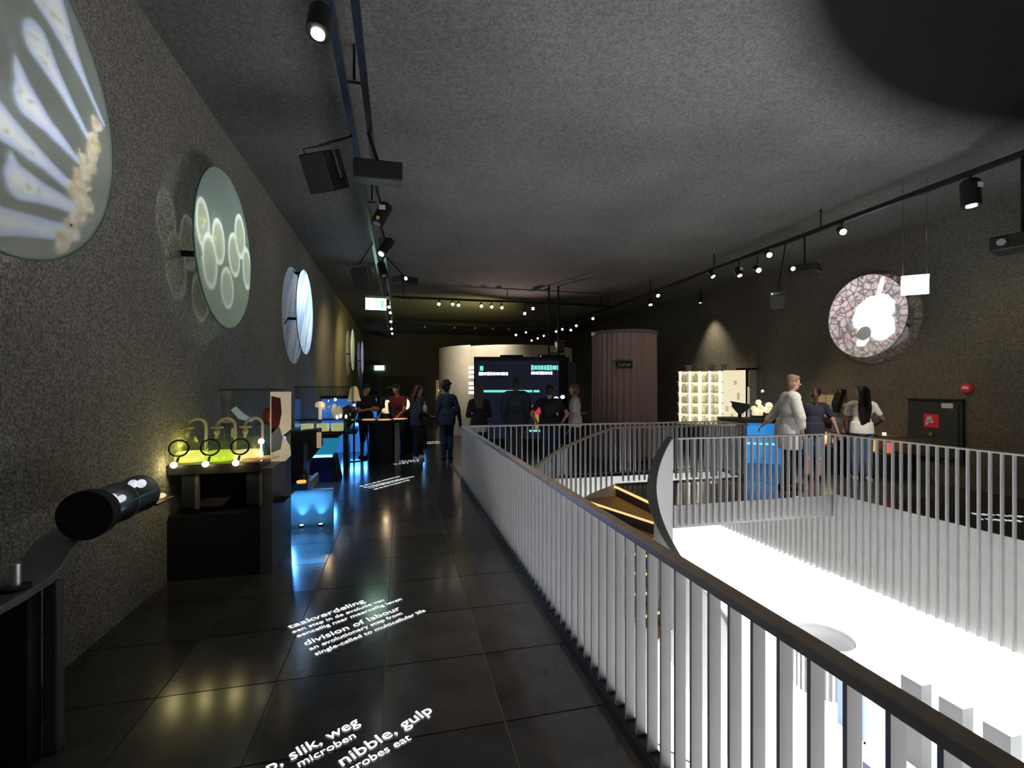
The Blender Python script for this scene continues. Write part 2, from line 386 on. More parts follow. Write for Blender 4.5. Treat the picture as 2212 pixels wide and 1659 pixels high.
# ------------------------------------------------------------------ spiral stair
SC = (3.5, 5.1)
st = thing('staircase', 'curved stair with oak treads and glowing nosings winding down from the landing', 'staircase', (SC[0], SC[1], 0))
R0, R1, DA = 0.46, 2.06, 17.0
def pol(rr, a, z): return (rr * cos(rad(a)), rr * sin(rad(a)), z)
def wedge(mb, ra, rb, a0, a1, z0, z1, n=4):
    vs = []; 
    for i in range(n + 1):
        a = a0 + (a1 - a0) * i / n
        vs += [pol(ra, a, z0), pol(rb, a, z0), pol(rb, a, z1), pol(ra, a, z1)]
    fs = [(0, 1, 2, 3), (4 * n, 4 * n + 3, 4 * n + 2, 4 * n + 1)]
    for i in range(n):
        b = 4 * i
        fs += [(b + k, b + 4 + k, b + 4 + (k + 1) % 4, b + (k + 1) % 4) for k in range(4)]
    mb.add(vs, fs)
M_LED = emis('warm_led_strip', (1.0, 0.62, 0.22), 1.1)
mb = MB(); mb.bb((-0.03, 0.42, -0.03), (0.0, 2.1, -0.004)); mb.build('nosing', M_LED, st)
for i in range(7):
    a0, a1, zt = 90 + DA * i, 90 + DA * (i + 1), -0.17 * (i + 1)
    mb = MB(); wedge(mb, R0, R1, a0 - 1.2, a1, zt - 0.04, zt); tr = mb.build('tread', M_WOOD, st)
    mb = MB(); wedge(mb, R0, R1, a0 - 1.2, a0 + 0.1, zt, zt + 0.13, 1); mb.build('riser', M_RISER, st)
    mb = MB(); wedge(mb, R0, R1, a1 - 0.1, a1 + 0.6, zt - 0.03, zt - 0.002, 1); mb.build('nosing', M_LED, tr)
def helix_sheet(mb, rr, a0, a1, zlo, zhi, th, n=40, flat=90):
    pv = []
    for i in range(n + 1):
        a = a0 + (a1 - a0) * i / n; dz = -0.01 * max(a - flat, 0)
        pv += [pol(rr, a, zlo + dz), pol(rr, a, zhi + dz), pol(rr + th, a, zhi + dz), pol(rr + th, a, zlo + dz)]
    fs = [(0, 1, 2, 3), (4 * n, 4 * n + 3, 4 * n + 2, 4 * n + 1)]
    for i in range(n):
        b = 4 * i
        fs += [(b + k, b + 4 + k, b + 4 + (k + 1) % 4, b + (k + 1) % 4) for k in range(4)]
    mb.add(pv, fs)
mb = MB(); helix_sheet(mb, R0 - 0.05, 88, 330, -0.42, RT - 0.02, 0.03, 60); ib = mb.build('inner_balustrade', M_SHEET, st, smooth=True)
mb = MB(); helix_sheet(mb, R0 - 0.055, 88, 330, RT - 0.022, RT, 0.115, 60); mb.build('cap_rail', M_STEEL, ib, smooth=True)
mb = MB(); helix_sheet(mb, R1 + 0.01, 90, 250, -0.36, 0.02, 0.02, 60); mb.build('stringer', M_EDGE, st, smooth=True)
r = thing('railing', 'curved slatted stair railing sweeping down from the landing edge', 'railing', (SC[0], SC[1], 0))
sl_st = slat(1.25)
for i in range(25): inst('baluster', slat_near, r, (2.55 - 0.1 * i, 2.10, RT - 0.03), (0, 0, PI / 2))
for i in range(50):
    a = 90 + 2.75 * (i + 0.5)
    inst('baluster', sl_st, r, pol(R1 + 0.05, a, RT - 0.03 - 0.01 * (a - 90)), (0, 0, rad(a)))
mb = MB(); mb.bb((-0.0, 2.075, RT - 0.03), (2.6, 2.13, RT)); helix_sheet(mb, R1 + 0.02, 90, 228, RT - 0.03, RT, 0.055, 50)
mb.build('handrail', M_HAND, r, smooth=True)

# ------------------------------------------------------------------ projected discs on the left and right walls
class NX:
    """tiny node-expression builder on a light's node tree"""
    def __init__(s, nt): s.nt = nt
    def m(s, op, *a):
        n = s.nt.nodes.new('ShaderNodeMath'); n.operation = op
        for i, v in enumerate(a):
            if isinstance(v, (int, float)): n.inputs[i].default_value = v
            else: s.nt.links.new(v, n.inputs[i])
        return n.outputs[0]
    def dot(s, v, c):
        n = s.nt.nodes.new('ShaderNodeVectorMath'); n.operation = 'DOT_PRODUCT'; s.nt.links.new(v, n.inputs[0]); n.inputs[1].default_value = c
        return n.outputs['Value']
    def step(s, v, a, b):   # smooth 0..1 from a to b
        n = s.nt.nodes.new('ShaderNodeMapRange'); n.interpolation_type = 'SMOOTHSTEP'; n.inputs['From Min'].default_value = a; n.inputs['From Max'].default_value = b
        s.nt.links.new(v, n.inputs['Value']); return n.outputs[0]
    def vec(s, x, y):
        n = s.nt.nodes.new('ShaderNodeCombineXYZ'); s.nt.links.new(x, n.inputs[0]); s.nt.links.new(y, n.inputs[1]); return n.outputs[0]
    def noise(s, v, sc, det=3):
        n = s.nt.nodes.new('ShaderNodeTexNoise'); n.inputs['Scale'].default_value = sc; n.inputs['Detail'].default_value = det; s.nt.links.new(v, n.inputs['Vector']); return n.outputs['Fac']
    def voro(s, v, sc, feat='F1'):
        n = s.nt.nodes.new('ShaderNodeTexVoronoi'); n.feature = feat; n.inputs['Scale'].default_value = sc; s.nt.links.new(v, n.inputs['Vector']); return n
    def mix(s, f, a, b):
        n = s.nt.nodes.new('ShaderNodeMix'); n.data_type = 'RGBA'
        if isinstance(f, (int, float)): n.inputs[0].default_value = f
        else: s.nt.links.new(f, n.inputs[0])
        for k, v in ((6, a), (7, b)):
            if isinstance(v, tuple): n.inputs[k].default_value = (*v, 1)
            else: s.nt.links.new(v, n.inputs[k])
        return n.outputs[2]
    def seg(s, x, y, a, b, ra, rb):   # (distance to segment) - (radius varying along it)
        dx, dy = b[0] - a[0], b[1] - a[1]; L = dx * dx + dy * dy
        px, py = s.m('SUBTRACT', x, a[0]), s.m('SUBTRACT', y, a[1])
        t = s.m('DIVIDE', s.m('MULTIPLY_ADD', px, dx, s.m('MULTIPLY', py, dy)), L)
        n = s.nt.nodes.new('ShaderNodeClamp'); s.nt.links.new(t, n.inputs[0]); t = n.outputs[0]
        ex = s.m('SUBTRACT', px, s.m('MULTIPLY', t, dx)); ey = s.m('SUBTRACT', py, s.m('MULTIPLY', t, dy))
        d = s.m('SQRT', s.m('MULTIPLY_ADD', ex, ex, s.m('MULTIPLY', ey, ey)))
        q = s.m('POWER', s.m('SUBTRACT', 1.0, t), 2.2)
        return s.m('SUBTRACT', d, s.m('MULTIPLY_ADD', q, ra - rb, rb))
    def ell(s, x, y, c, rx, ry, ang=0.0):
        px, py = s.m('SUBTRACT', x, c[0]), s.m('SUBTRACT', y, c[1]); ca, sa = cos(ang), sin(ang)
        ux = s.m('MULTIPLY_ADD', px, ca / rx, s.m('MULTIPLY', py, sa / rx)); uy = s.m('MULTIPLY_ADD', px, -sa / ry, s.m('MULTIPLY', py, ca / ry))
        return s.m('SQRT', s.m('MULTIPLY_ADD', ux, ux, s.m('MULTIPLY', uy, uy)))
    def mn(s, *a):
        r_ = a[0]
        for q in a[1:]: r_ = s.m('MINIMUM', r_, q)
        return r_

def projector_light(loc, c, ua, nrm, pattern, power, cone, rmax=0.8):
    """a projector: a spot whose picture is worked out on the plane of the disc (metres from its centre)"""
    o = lamp('SPOT', loc, power, (1, 1, 1), 0.004, c, cone, 0.0, name='projector_light')
    d = o.data; d.use_nodes = True; nt = d.node_tree; em = nt.nodes['Emission']
    R = o.rotation_euler.to_matrix().transposed()
    cl = R @ (Vector(c) - Vector(loc)); nl = R @ Vector(nrm); ul = R @ Vector(ua); vl = R @ Vector((0, 0, 1))
    X = NX(nt); tc = nt.nodes.new('ShaderNodeTexCoord'); dv = tc.outputs['Normal']
    t = X.m('DIVIDE', cl.dot(nl), X.dot(dv, nl))
    x = X.m('SUBTRACT', X.m('MULTIPLY', t, X.dot(dv, ul)), cl.dot(ul)); y = X.m('SUBTRACT', X.m('MULTIPLY', t, X.dot(dv, vl)), cl.dot(vl))
    col = pattern(X, x, y)
    rr = X.m('SQRT', X.m('MULTIPLY_ADD', x, x, X.m('MULTIPLY', y, y)))
    msk = X.m('SUBTRACT', 1.0, X.step(rr, rmax - 0.02, rmax + 0.0))
    nt.links.new(col, em.inputs['Color']); nt.links.new(msk, em.inputs['Strength'])
    return o

def pat_stalks(X, x, y):
    v = X.vec(x, y)
    wob = X.m('MULTIPLY', X.m('SUBTRACT', X.noise(v, 6), 0.5), 0.03)
    S_ = [((0.20, 0.62), (0.70, 0.18), 0.16, 0.012), ((0.17, 0.30), (0.60, 0.00), 0.095, 0.018), ((0.10, -0.03), (0.55, -0.17), 0.085, 0.02),
          ((-0.12, -0.20), (0.47, -0.33), 0.10, 0.03), ((0.05, -0.44), (0.47, -0.42), 0.085, 0.04), ((-0.15, -0.68), (0.44, -0.56), 0.08, 0.045),
          ((-0.45, 0.45), (-0.1, -0.1), 0.1, 0.02), ((-0.55, -0.1), (-0.2, -0.5), 0.1, 0.03)]
    ds = [X.seg(x, y, *q) for q in S_]
    tips = [X.seg(x, y, (0.03, 0.13), (0.10, -0.02), 0.012, 0.05), X.seg(x, y, (0.005, -0.33), (0.05, -0.45), 0.012, 0.05)]
    d = X.m('ADD', X.mn(*(ds + tips)), wob)
    ins = X.m('SUBTRACT', 1.0, X.step(d, -0.012, 0.008)); core = X.m('SUBTRACT', 1.0, X.step(d, -0.055, -0.015))
    bg = X.mix(X.step(X.noise(v, 2.5), 0.35, 0.65), (0.06, 0.075, 0.065), (0.11, 0.125, 0.11))
    col = X.mix(ins, bg, (0.50, 0.60, 0.86))
    col = X.mix(core, col, X.mix(X.step(X.noise(v, 24), 0.56, 0.66), (0.78, 0.80, 0.84), (0.52, 0.42, 0.25)))
    cl = X.mn(X.seg(x, y, (0.64, 0.16), (0.57, -0.12), 0.03, 0.06), X.seg(x, y, (0.55, -0.14), (0.44, -0.36), 0.07, 0.06), X.seg(x, y, (0.54, -0.36), (0.32, -0.66), 0.06, 0.045))
    cl = X.m('ADD', cl, X.m('MULTIPLY', X.m('SUBTRACT', X.noise(v, 16, 5), 0.5), 0.16))
    cm = X.m('SUBTRACT', 1.0, X.step(cl, -0.015, 0.015))
    return X.mix(cm, col, X.mix(X.step(X.noise(v, 22, 5), 0.42, 0.6), (0.52, 0.40, 0.22), (0.66, 0.62, 0.50)))
def pat_cells(X, x, y):
    v = X.vec(x, y); col = X.mix(X.step(y, -0.75, 0.6), (0.12, 0.18, 0.11), (0.07, 0.105, 0.095))
    dots = X.m('SUBTRACT', 1.0, X.step(X.voro(v, 13).outputs['Distance'], 0.16, 0.30)); nz = X.step(X.noise(v, 3.5), 0.42, 0.58)
    for c, rx, ry in (((-0.60, 0.08), 0.16, 0.24), ((-0.22, 0.03), 0.17, 0.23), ((0.23, 0.02), 0.19, 0.24), ((-0.44, -0.22), 0.19, 0.27), ((0.02, -0.38), 0.19, 0.22), ((0.42, 0.28), 0.18, 0.25), ((0.66, -0.02), 0.16, 0.25)):
        e = X.ell(x, y, c, rx, ry, 0.12)
        ring = X.m('MULTIPLY', X.step(e, 0.66, 0.9), X.m('SUBTRACT', 1.0, X.step(e, 0.97, 1.04))); ins = X.m('SUBTRACT', 1.0, X.step(e, 0.95, 1.02))
        body = X.mix(X.m('MULTIPLY', dots, nz), (0.27, 0.31, 0.23), (0.75, 0.66, 0.12))
        col = X.mix(ins, col, X.mix(ring, body, (0.60, 0.70, 0.60)))
    return col
def pat_blue(X, x, y):
    v = X.vec(X.m('MULTIPLY', X.m('ADD', x, X.m('MULTIPLY', y, -0.55)), 1.0), X.m('MULTIPLY', y, 0.18))
    k = X.step(X.noise(v, 5.5, 2), 0.42, 0.62)
    return X.mix(k, (0.33, 0.55, 1.0), (0.80, 0.92, 1.0))
def pat_yellow(X, x, y): return X.mix(X.step(X.noise(X.vec(x, y), 4), 0.4, 0.6), (0.85, 0.82, 0.42), (0.95, 0.93, 0.68))
def pat_lilac(X, x, y): return X.mix(X.step(X.noise(X.vec(x, y), 4), 0.4, 0.6), (0.45, 0.42, 1.0), (0.7, 0.75, 1.0))
def pat_mite(X, x, y):
    v = X.vec(x, y); vo = X.voro(v, 7.5); ed = X.voro(v, 7.5, 'DISTANCE_TO_EDGE').outputs['Distance']
    hs = X.step(X.noise(v, 5, 2), 0.4, 0.6)
    col = X.mix(hs, (0.30, 0.25, 0.27), (0.50, 0.36, 0.38)); col = X.mix(X.step(X.noise(v, 9), 0.55, 0.66), col, (0.07, 0.055, 0.055))
    col = X.mix(X.step(X.noise(v, 7.3, 1), 0.64, 0.70), col, (0.62, 0.16, 0.18))
    col = X.mix(X.m('SUBTRACT', 1.0, X.step(ed, 0.02, 0.10)), col, (0.09, 0.07, 0.07))
    w_ = X.m('MULTIPLY', X.m('SUBTRACT', X.noise(v, 7), 0.5), 0.45)
    b = X.mn(X.m('ADD', X.ell(x, y, (0.16, 0.02), 0.44, 0.34, 0.5), w_), X.m('ADD', X.ell(x, y, (0.32, -0.25), 0.26, 0.26), w_), X.m('ADD', X.ell(x, y, (-0.05, -0.48), 0.14, 0.10, 0.4), w_), X.m('ADD', X.ell(x, y, (0.3, 0.5), 0.05, 0.22, -0.3), w_))
    col = X.mix(X.m('SUBTRACT', 1.0, X.step(b, 0.92, 1.02)), col, (0.92, 0.96, 1.0))
    e = X.ell(x, y, (-0.02, -0.33), 0.15, 0.13, 0.5)
    return X.mix(X.m('SUBTRACT', 1.0, X.step(e, 0.9, 1.05)), col, (0.10, 0.10, 0.105))

dm = bpy.data.materials.new('frosted_screen_glass'); dm.use_nodes = True; nt = dm.node_tree; p = nt.nodes['Principled BSDF']
p.inputs['Base Color'].default_value = (0.52, 0.55, 0.535, 1); p.inputs['Roughness'].default_value = 0.5; p.inputs['Alpha'].default_value = 0.45
M_DISC = dm
M_RIM = mat('green_glass_rim', (0.10, 0.28, 0.24), 0.2, alpha=0.9)
def disc(xw, xd, yc, zc, r_, label):
    sgn = 1 if xd > xw else -1
    t = thing('projection_disc', label, 'screen', (xd, yc, zc), 0, 'round projection screens')
    M = Matrix.Rotation(PI / 2, 4, 'Y')
    MB().lathe([(0.0, -0.004), (r_ - 0.006, -0.004), (r_ - 0.006, 0.004), (0.0, 0.004)], 72, M=M).build('screen', M_DISC, t, smooth=True)
    MB().lathe([(r_ - 0.006, -0.006), (r_ + 0.001, -0.006), (r_ + 0.001, 0.006), (r_ - 0.006, 0.006), (r_ - 0.006, -0.006)], 72, M=M).build('rim', M_RIM, t)
    for (dy, dz) in ((-0.60, -0.20), (0.42, -0.52), (0.0, 0.74)):
        b = MB(); b.bb((-sgn * 0.006, dy - 0.022, dz - 0.022), ((xw - xd) * 0.97, dy + 0.022, dz + 0.022)); br = b.build('bracket', M_BLACKM, t)
        MB().cyl((sgn * 0.008, dy, dz), (-sgn * 0.006, dy, dz), 0.007, n=10).build('cap', M_STEEL, br)
    return t
DL = XL + 0.17
disc(XL, DL, 2.62, 3.05, 0.8, 'nearest round screen on the left wall, showing pale stalked organisms')
disc(XL, DL, 5.39, 3.05, 0.8, 'round screen on the left wall showing round green-grey cells with yellow dots')
disc(XL, DL, 9.54, 3.05, 0.8, 'round screen on the left wall showing light blue and white streaks')
disc(XL, DL, 18.8, 3.05, 0.8, 'small far round screen on the left wall glowing pale yellow')
disc(XL, DL, 23.6, 3.05, 0.8, 'farthest round screen on the left wall glowing lilac')
disc(XR, XR - 0.17, 7.2, 3.01, 0.8, 'round screen on the right wall showing a white mite among pink grains')
projector_light((-0.37, 4.6, 3.85), (DL, 2.62, 3.05), (0, 1, 0), (1, 0, 0), pat_stalks, 330, 70)
projector_light((-0.37, 7.0, 3.8), (DL, 5.39, 3.05), (0, 1, 0), (1, 0, 0), pat_cells, 430, 70)
projector_light((-0.37, 10.9, 3.8), (DL, 9.54, 3.05), (0, 1, 0), (1, 0, 0), pat_blue, 620, 70)
projector_light((-0.37, 17.6, 3.8), (DL, 18.8, 3.05), (0, 1, 0), (1, 0, 0), pat_yellow, 260, 70)
projector_light((-0.37, 22.4, 3.8), (DL, 23.6, 3.05), (0, 1, 0), (1, 0, 0), pat_lilac, 220, 70)
projector_light((6.63, 7.9, 3.75), (XR - 0.17, 7.2, 3.01), (0, -1, 0), (-1, 0, 0), pat_mite, 800, 70)
# ------------------------------------------------------------------ ceiling tracks and their lamps
ORD = ['first', 'second', 'third', 'fourth', 'fifth', 'sixth', 'seventh', 'eighth', 'ninth', 'tenth', 'eleventh']
ZT = 4.2
def track(name, label, a, b, double=False):
    t = thing(name, label, 'track', (0, 0, 0))
    a, b = Vector(a), Vector(b); d = (b - a).normalized(); side = d.cross(Vector((0, 0, 1)))
    offs = (-0.085, 0.085) if double else (0.0,)
    for o_ in offs:
        mb = MB(); q = Matrix.Translation((a + b) / 2 + side * o_) @ d.to_track_quat('Y', 'Z').to_matrix().to_4x4()
        mb.box((0, 0, 0), (0.055, (b - a).length, 0.06), q); mb.build('rail', M_BLACK, t)
    L = (b - a).length; k = max(2, int(L / 2.6))
    for i in range(k + 1):
        p = a + d * (0.3 + (L - 0.6) * i / k)
        MB().cyl(p + Vector((0, 0, 0.02)), (p.x, p.y, ZC), 0.012, n=8).build('hanger', M_BLACK, t)
        if double:
            mb = MB(); mb.cyl(p - side * 0.085, p + side * 0.085, 0.012, n=8); mb.build('crossbar', M_BLACK, t)
    return t
track('lighting_track', 'double black lighting track running along the left side of the ceiling', (-0.37, 1.2, ZT), (-0.37, 25.4, ZT), True)
track('lighting_track', 'long black lighting track running along the right side of the ceiling', (6.63, 0.6, ZT), (6.63, 25.0, ZT))
track('lighting_track', 'black cross track over the cream drum, the nearer of two', (-0.2, 13.7, ZT), (6.5, 13.7, ZT))
track('lighting_track', 'black cross track farthest back under the dark ceiling', (-0.2, 19.3, ZT), (6.5, 19.3, ZT))
E_W, E_C, E_N = emis('warm_lens', (1.0, 0.78, 0.45), 9.0), emis('cool_lens', (0.85, 0.93, 1.0), 7.0), emis('neutral_lens', (1.0, 0.93, 0.8), 6.0)
E_OFF = mat('unlit_lens', (0.3, 0.3, 0.32), 0.2)
M_LABEL = mat('white_sticker', (0.75, 0.75, 0.75), 0.6); M_YEL = mat('yellow_sticker', (0.75, 0.6, 0.08), 0.6)
PARTS = {}
def spot_head(track_pt, lens_pt, target, lens, r_=0.055, label='', group=None, sticker=False):
    """a track head: stem, round body aimed at target, glowing lens; lens centre at lens_pt"""
    tp, lp = Vector(track_pt), Vector(lens_pt); d = (Vector(target) - lp).normalized()
    t = thing('spotlight', label, 'spotlight', tp, 0, group)
    L = 0.16 if r_ < 0.08 else 0.30
    back = lp - d * L; mid = lp - d * L * 0.6
    MB().cyl((0, 0, -0.03), (mid - tp) + Vector((0, 0, r_ * 0.7)), 0.013, n=8).build('stem', M_BLACK, t)
    mb = MB(); mb.cyl(back - tp, lp - d * 0.012 - tp, r_, n=20); mb.cyl(back - d * 0.03 - tp, back - tp, r_ * 0.7, r_, n=20)
    b = mb.build('body', M_BLACK, t, smooth=True)
    mb = MB(); mb.cyl(lp - d * 0.014 - tp, lp - tp, r_ * (0.82 if r_ < 0.06 else 0.55), n=20); mb.build('lens', lens, t)
    if sticker:
        c = mid - tp; mb = MB(); f = Vector((0, -1, 0)); mb.box(c + f * (r_ + 0.003) + Vector((0, 0, 0.05)), (r_ * 0.9, 0.004, 0.06)); mb.build('sticker', M_LABEL, b)
    return t
def rhead(y, z, target, lens, label, r_=0.055, x=6.63, sticker=False, group=None):
    return spot_head((x, y, ZT), (x + 0.02, y, z), target, lens, r_, label, group, sticker)
C0 = (0.6, 0.2, 1.6)   # a few heads point back towards the corridor
rhead(4.15, 3.80, (6.75, 4.0, 0), E_C, 'large black spot with white label and lit lens on the right track, nearest one', 0.095, sticker=True)
rhead(5.81, 4.03, (5.0, 3.0, 2.0), E_W, 'bright warm spot on the right track just before the hanging exit sign')
rhead(7.29, 4.08, (4.5, 3.0, 2.0), E_W, 'dazzling warm star-like spot on the right track, in the middle')
rhead(7.55, 3.86, (5.5, 3.0, 1.0), E_W, 'small orange spot hanging just below the dazzling one')
rhead(8.06, 3.87, (6.8, 6.5, 0), E_C, 'black cylinder spot with white label pointing down on the right track', 0.075, sticker=True)
rhead(8.88, 4.04, (7.6, 7.0, 1.0), E_N, 'cream spot on the right track, first beyond the black cylinder spot')
rhead(11.12, 4.05, (6.0, 8.0, 1.0), E_N, 'cream spot of the close pair halfway along the right track')
rhead(11.5, 3.87, (6.5, 10.0, 0), E_C, 'cool white spot of the close pair halfway along the right track')
for i, (y, z, l) in enumerate(((15.4, 4.05, E_N), (17.0, 4.0, E_C), (17.6, 3.9, E_C), (18.6, 4.05, E_N), (19.4, 4.05, E_N), (21.2, 4.05, E_W), (22.2, 4.03, E_W), (23.3, 4.03, E_W))):
    rhead(y, z, (5.0, y - 6, 1.0), l, '%s small spot, counted away from us, in the far cluster of the right track' % ('first', 'second', 'third', 'fourth', 'fifth', 'sixth', 'seventh', 'eighth')[i], group='far cluster of track spots')
def chead(x, z, lens, label, y=13.7, r_=0.055, group=None, tgt=None):
    return spot_head((x, y, ZT), (x, y - 0.02, z), tgt or (x - 0.5, y - 6, 1.2), lens, r_, label, group)
for x, z, l, nm in ((1.11, 4.04, E_N, 'left one'), (1.51, 4.05, E_N, 'middle one'), (1.68, 4.03, E_N, 'right one')):
    chead(x, z, l, 'small pale spot on the nearer cross track, %s of three' % nm, group='three pale spots on the cross track')
for x, z, nm in ((2.36, 4.03, 'left'), (2.67, 4.02, 'middle'), (2.98, 4.01, 'right')):
    chead(x, z, E_W, 'warm bright spot on the nearer cross track, %s of the warm three' % nm, group='three warm spots on the cross track')
chead(3.69, 3.86, E_C, 'black cylinder spot with cool lens low on the nearer cross track', r_=0.08)
chead(3.95, 4.02, E_N, 'small cream spot beside the black cylinder on the nearer cross track')
for x, nm in ((0.05, 'leftmost'), (0.28, 'second from left')): chead(x, 4.1, E_OFF, 'unlit small spot at the left end of the nearer cross track, %s' % nm, group='unlit pair on the cross track')
for k, x in enumerate((1.0, 2.2, 3.06, 3.8, 4.5)): chead(x, 4.08, E_OFF, 'small dark spot on the farthest cross track, %s from the left' % ORD[k], 19.3, group='dark spots on the far cross track')
chead(4.81, 3.84, E_C, 'dim cool spot hanging lowest on the farthest cross track', 19.3)
chead(5.25, 3.96, E_C, 'brilliant white star-like spot on the farthest cross track', 19.3, 0.07)
spot_head((8.48, 11.9, ZC), (8.48, 11.9, 4.07), (8.75, 12.1, 1.0), E_N, 0.06, 'small black spot close to the right wall above the jar display')
# left track heads
def lhead(dx, y, z, tgt, lens, label, r_=0.055, sticker=False, group=None):
    return spot_head((-0.37 + dx, y, ZT), (-0.37 + dx, y, z), tgt, lens, r_, label, group, sticker)
t = lhead(-0.085, 2.86, 3.66, (-0.75, 2.2, 0.4), E_C, 'large black spot with yellow sticker and bright lens at the top edge', 0.068)
MB().box((-0.02, -0.075, -0.28), (0.04, 0.02, 0.04)).build('sticker', M_YEL, t)
t = lhead(0.085, 6.2, 3.72, (-1.5, 5.4, 1.0), E_OFF, 'black cylinder spot with striped white label on the left track', 0.085, True)
MB().box((0.02, -0.10, -0.43), (0.04, 0.02, 0.04)).build('sticker', M_YEL, t)
lhead(0.085, 7.6, 3.72, (-1.8, 6.4, 1.0), E_C, 'black spot with small white lens right behind the striped one', 0.08)
lhead(0.085, 9.2, 3.75, (0.6, 7.0, 0), E_OFF, 'black spot without light on the left track above the grey loudspeaker', 0.08)
for i, (y, z, l) in enumerate(((12.3, 3.9, E_OFF), (13.4, 3.85, E_C), (15.4, 4.0, E_W), (16.4, 3.85, E_W), (17.6, 3.75, E_N), (19.6, 3.8, E_C), (21.0, 3.9, E_OFF))):
    lhead(0.085, y, z, (0.3, y - 7, 0.6), l, '%s small spot, counted away from us, in the far row of the left track' % ORD[i], 0.05, group='far row on the left track')
# projectors and loudspeakers on the tracks
def speaker(loc, rx, rz, size, label, m=M_BLACK, hang=None):
    t = thing('loudspeaker', label, 'loudspeaker', loc); M = Matrix.Rotation(rz, 4, 'Z') @ Matrix.Rotation(rx, 4, 'X')
    w_, d_, h_ = size
    mb = MB(); mb.box((0, 0, 0), size, M); mb.build('cabinet', m, t, bevel=0.01)
    mb = MB(); mb.box((0, -d_ / 2 - 0.006, 0), (w_ * 0.9, 0.012, h_ * 0.92), M); mb.build('grille', mat('speaker_grille', (0.06, 0.06, 0.062), 0.8), t)
    mb = MB(); mb.tube([M @ Vector((-w_ / 2 - 0.015, 0, -h_ * 0.2)), M @ Vector((-w_ / 2 - 0.015, 0, h_ / 2 + 0.05)), M @ Vector((w_ / 2 + 0.015, 0, h_ / 2 + 0.05)), M @ Vector((w_ / 2 + 0.015, 0, -h_ * 0.2))], 0.012, 6); mb.build('bracket', M_STEEL, t)
    if hang:
        MB().cyl(M @ Vector((0, 0, h_ / 2 + 0.05)), Vector(hang) - Vector(loc), 0.012, n=8).build('stem', M_BLACK, t)
    return t
def projector(loc, rz, size, label, hang=None, lens_c=E_C, tilt=0.0):
    t = thing('projector', label, 'projector', loc); M = Matrix.Rotation(rz, 4, 'Z') @ Matrix.Rotation(tilt, 4, 'X')
    w_, d_, h_ = size
    mb = MB(); mb.box((0, 0, 0), size, M); b = mb.build('housing', mat('projector_housing', (0.022, 0.02, 0.021), 0.45), t, bevel=0.012)
    mb = MB(); mb.cyl(M @ Vector((-w_ * 0.28, -d_ / 2 - 0.03, 0)), M @ Vector((-w_ * 0.28, -d_ / 2 + 0.02, 0)), h_ * 0.33, n=18); mb.build('lens_barrel', M_BLACKM, t, smooth=True)
    mb = MB(); mb.cyl(M @ Vector((-w_ * 0.28, -d_ / 2 - 0.034, 0)), M @ Vector((-w_ * 0.28, -d_ / 2 - 0.028, 0)), h_ * 0.24, n=18); mb.build('lens', lens_c, t)
    mb = MB()
    for k in range(5): mb.box((w_ * 0.2 + 0.02 * k - 0.04, -d_ / 2 - 0.002, 0), (0.008, 0.006, h_ * 0.6), M)
    mb.build('vent', M_BLACKM, b)
    if hang:
        MB().cyl((0, 0, h_ / 2), Vector(hang) - Vector(loc), 0.018, n=10).build('stem', M_BLACK, t)
    return t
speaker((-0.72, 4.95, 3.78), rad(28), rad(-32), (0.30, 0.26, 0.36), 'black box loudspeaker tilted on the left side of the double track', hang=(-0.46, 4.95, ZT - 0.03))
projector((-0.20, 4.85, 3.78), rad(180), (0.46, 0.36, 0.17), 'black projector slung under the double track beside the tilted loudspeaker', hang=(-0.30, 4.85, ZT - 0.03), tilt=rad(-12))
speaker((-0.63, 8.6, 3.55), rad(20), rad(-40), (0.26, 0.22, 0.38), 'grey-edged loudspeaker hanging low from the left track', mat('dark_grey_plastic', (0.05, 0.05, 0.055), 0.5), hang=(-0.46, 8.6, ZT - 0.03))
projector((0.10, 9.4, 3.72), rad(35), (0.40, 0.32, 0.14), 'small black projector with bright lens right of the left track', hang=(-0.26, 9.4, ZT - 0.03))
projector((6.63, 6.5, 3.62), rad(-60), (0.42, 0.34, 0.14), 'black projector on a pole below the right track, left of the round screen', hang=(6.63, 6.5, ZT - 0.03))
projector((6.60, 3.65, 3.22), rad(-70), (0.46, 0.36, 0.16), 'black projector on a long pole at the right edge of the photo', hang=(6.60, 3.65, ZT - 0.03), lens_c=E_OFF)
speaker((6.55, 7.0, 3.18), rad(24), rad(-35), (0.20, 0.18, 0.26), 'small grey loudspeaker on a pole below the right track', mat('dark_grey_plastic', (0.05, 0.05, 0.055), 0.5), hang=(6.63, 6.9, ZT - 0.03))
# black mast by the cream drum
t = thing('ceiling_mast', 'black twin-pole mast hanging from the ceiling at the right of the cream drum', 'mast', (4.26, 12.65, 0))
for dx in (-0.14, 0.14): MB().cyl((dx, 0, 2.5), (dx, 0, ZC), 0.03, n=10).build('pole', M_BLACK, t)
for z_ in (2.6, 3.1, 3.6, 4.1): MB().cyl((-0.14, 0, z_), (0.14, 0, z_), 0.015, n=8).build('rung', M_BLACK, t)
speaker((4.40, 12.53, 2.75), rad(0), 0, (0.22, 0.2, 0.3), 'small black loudspeaker at the foot of the hanging mast')

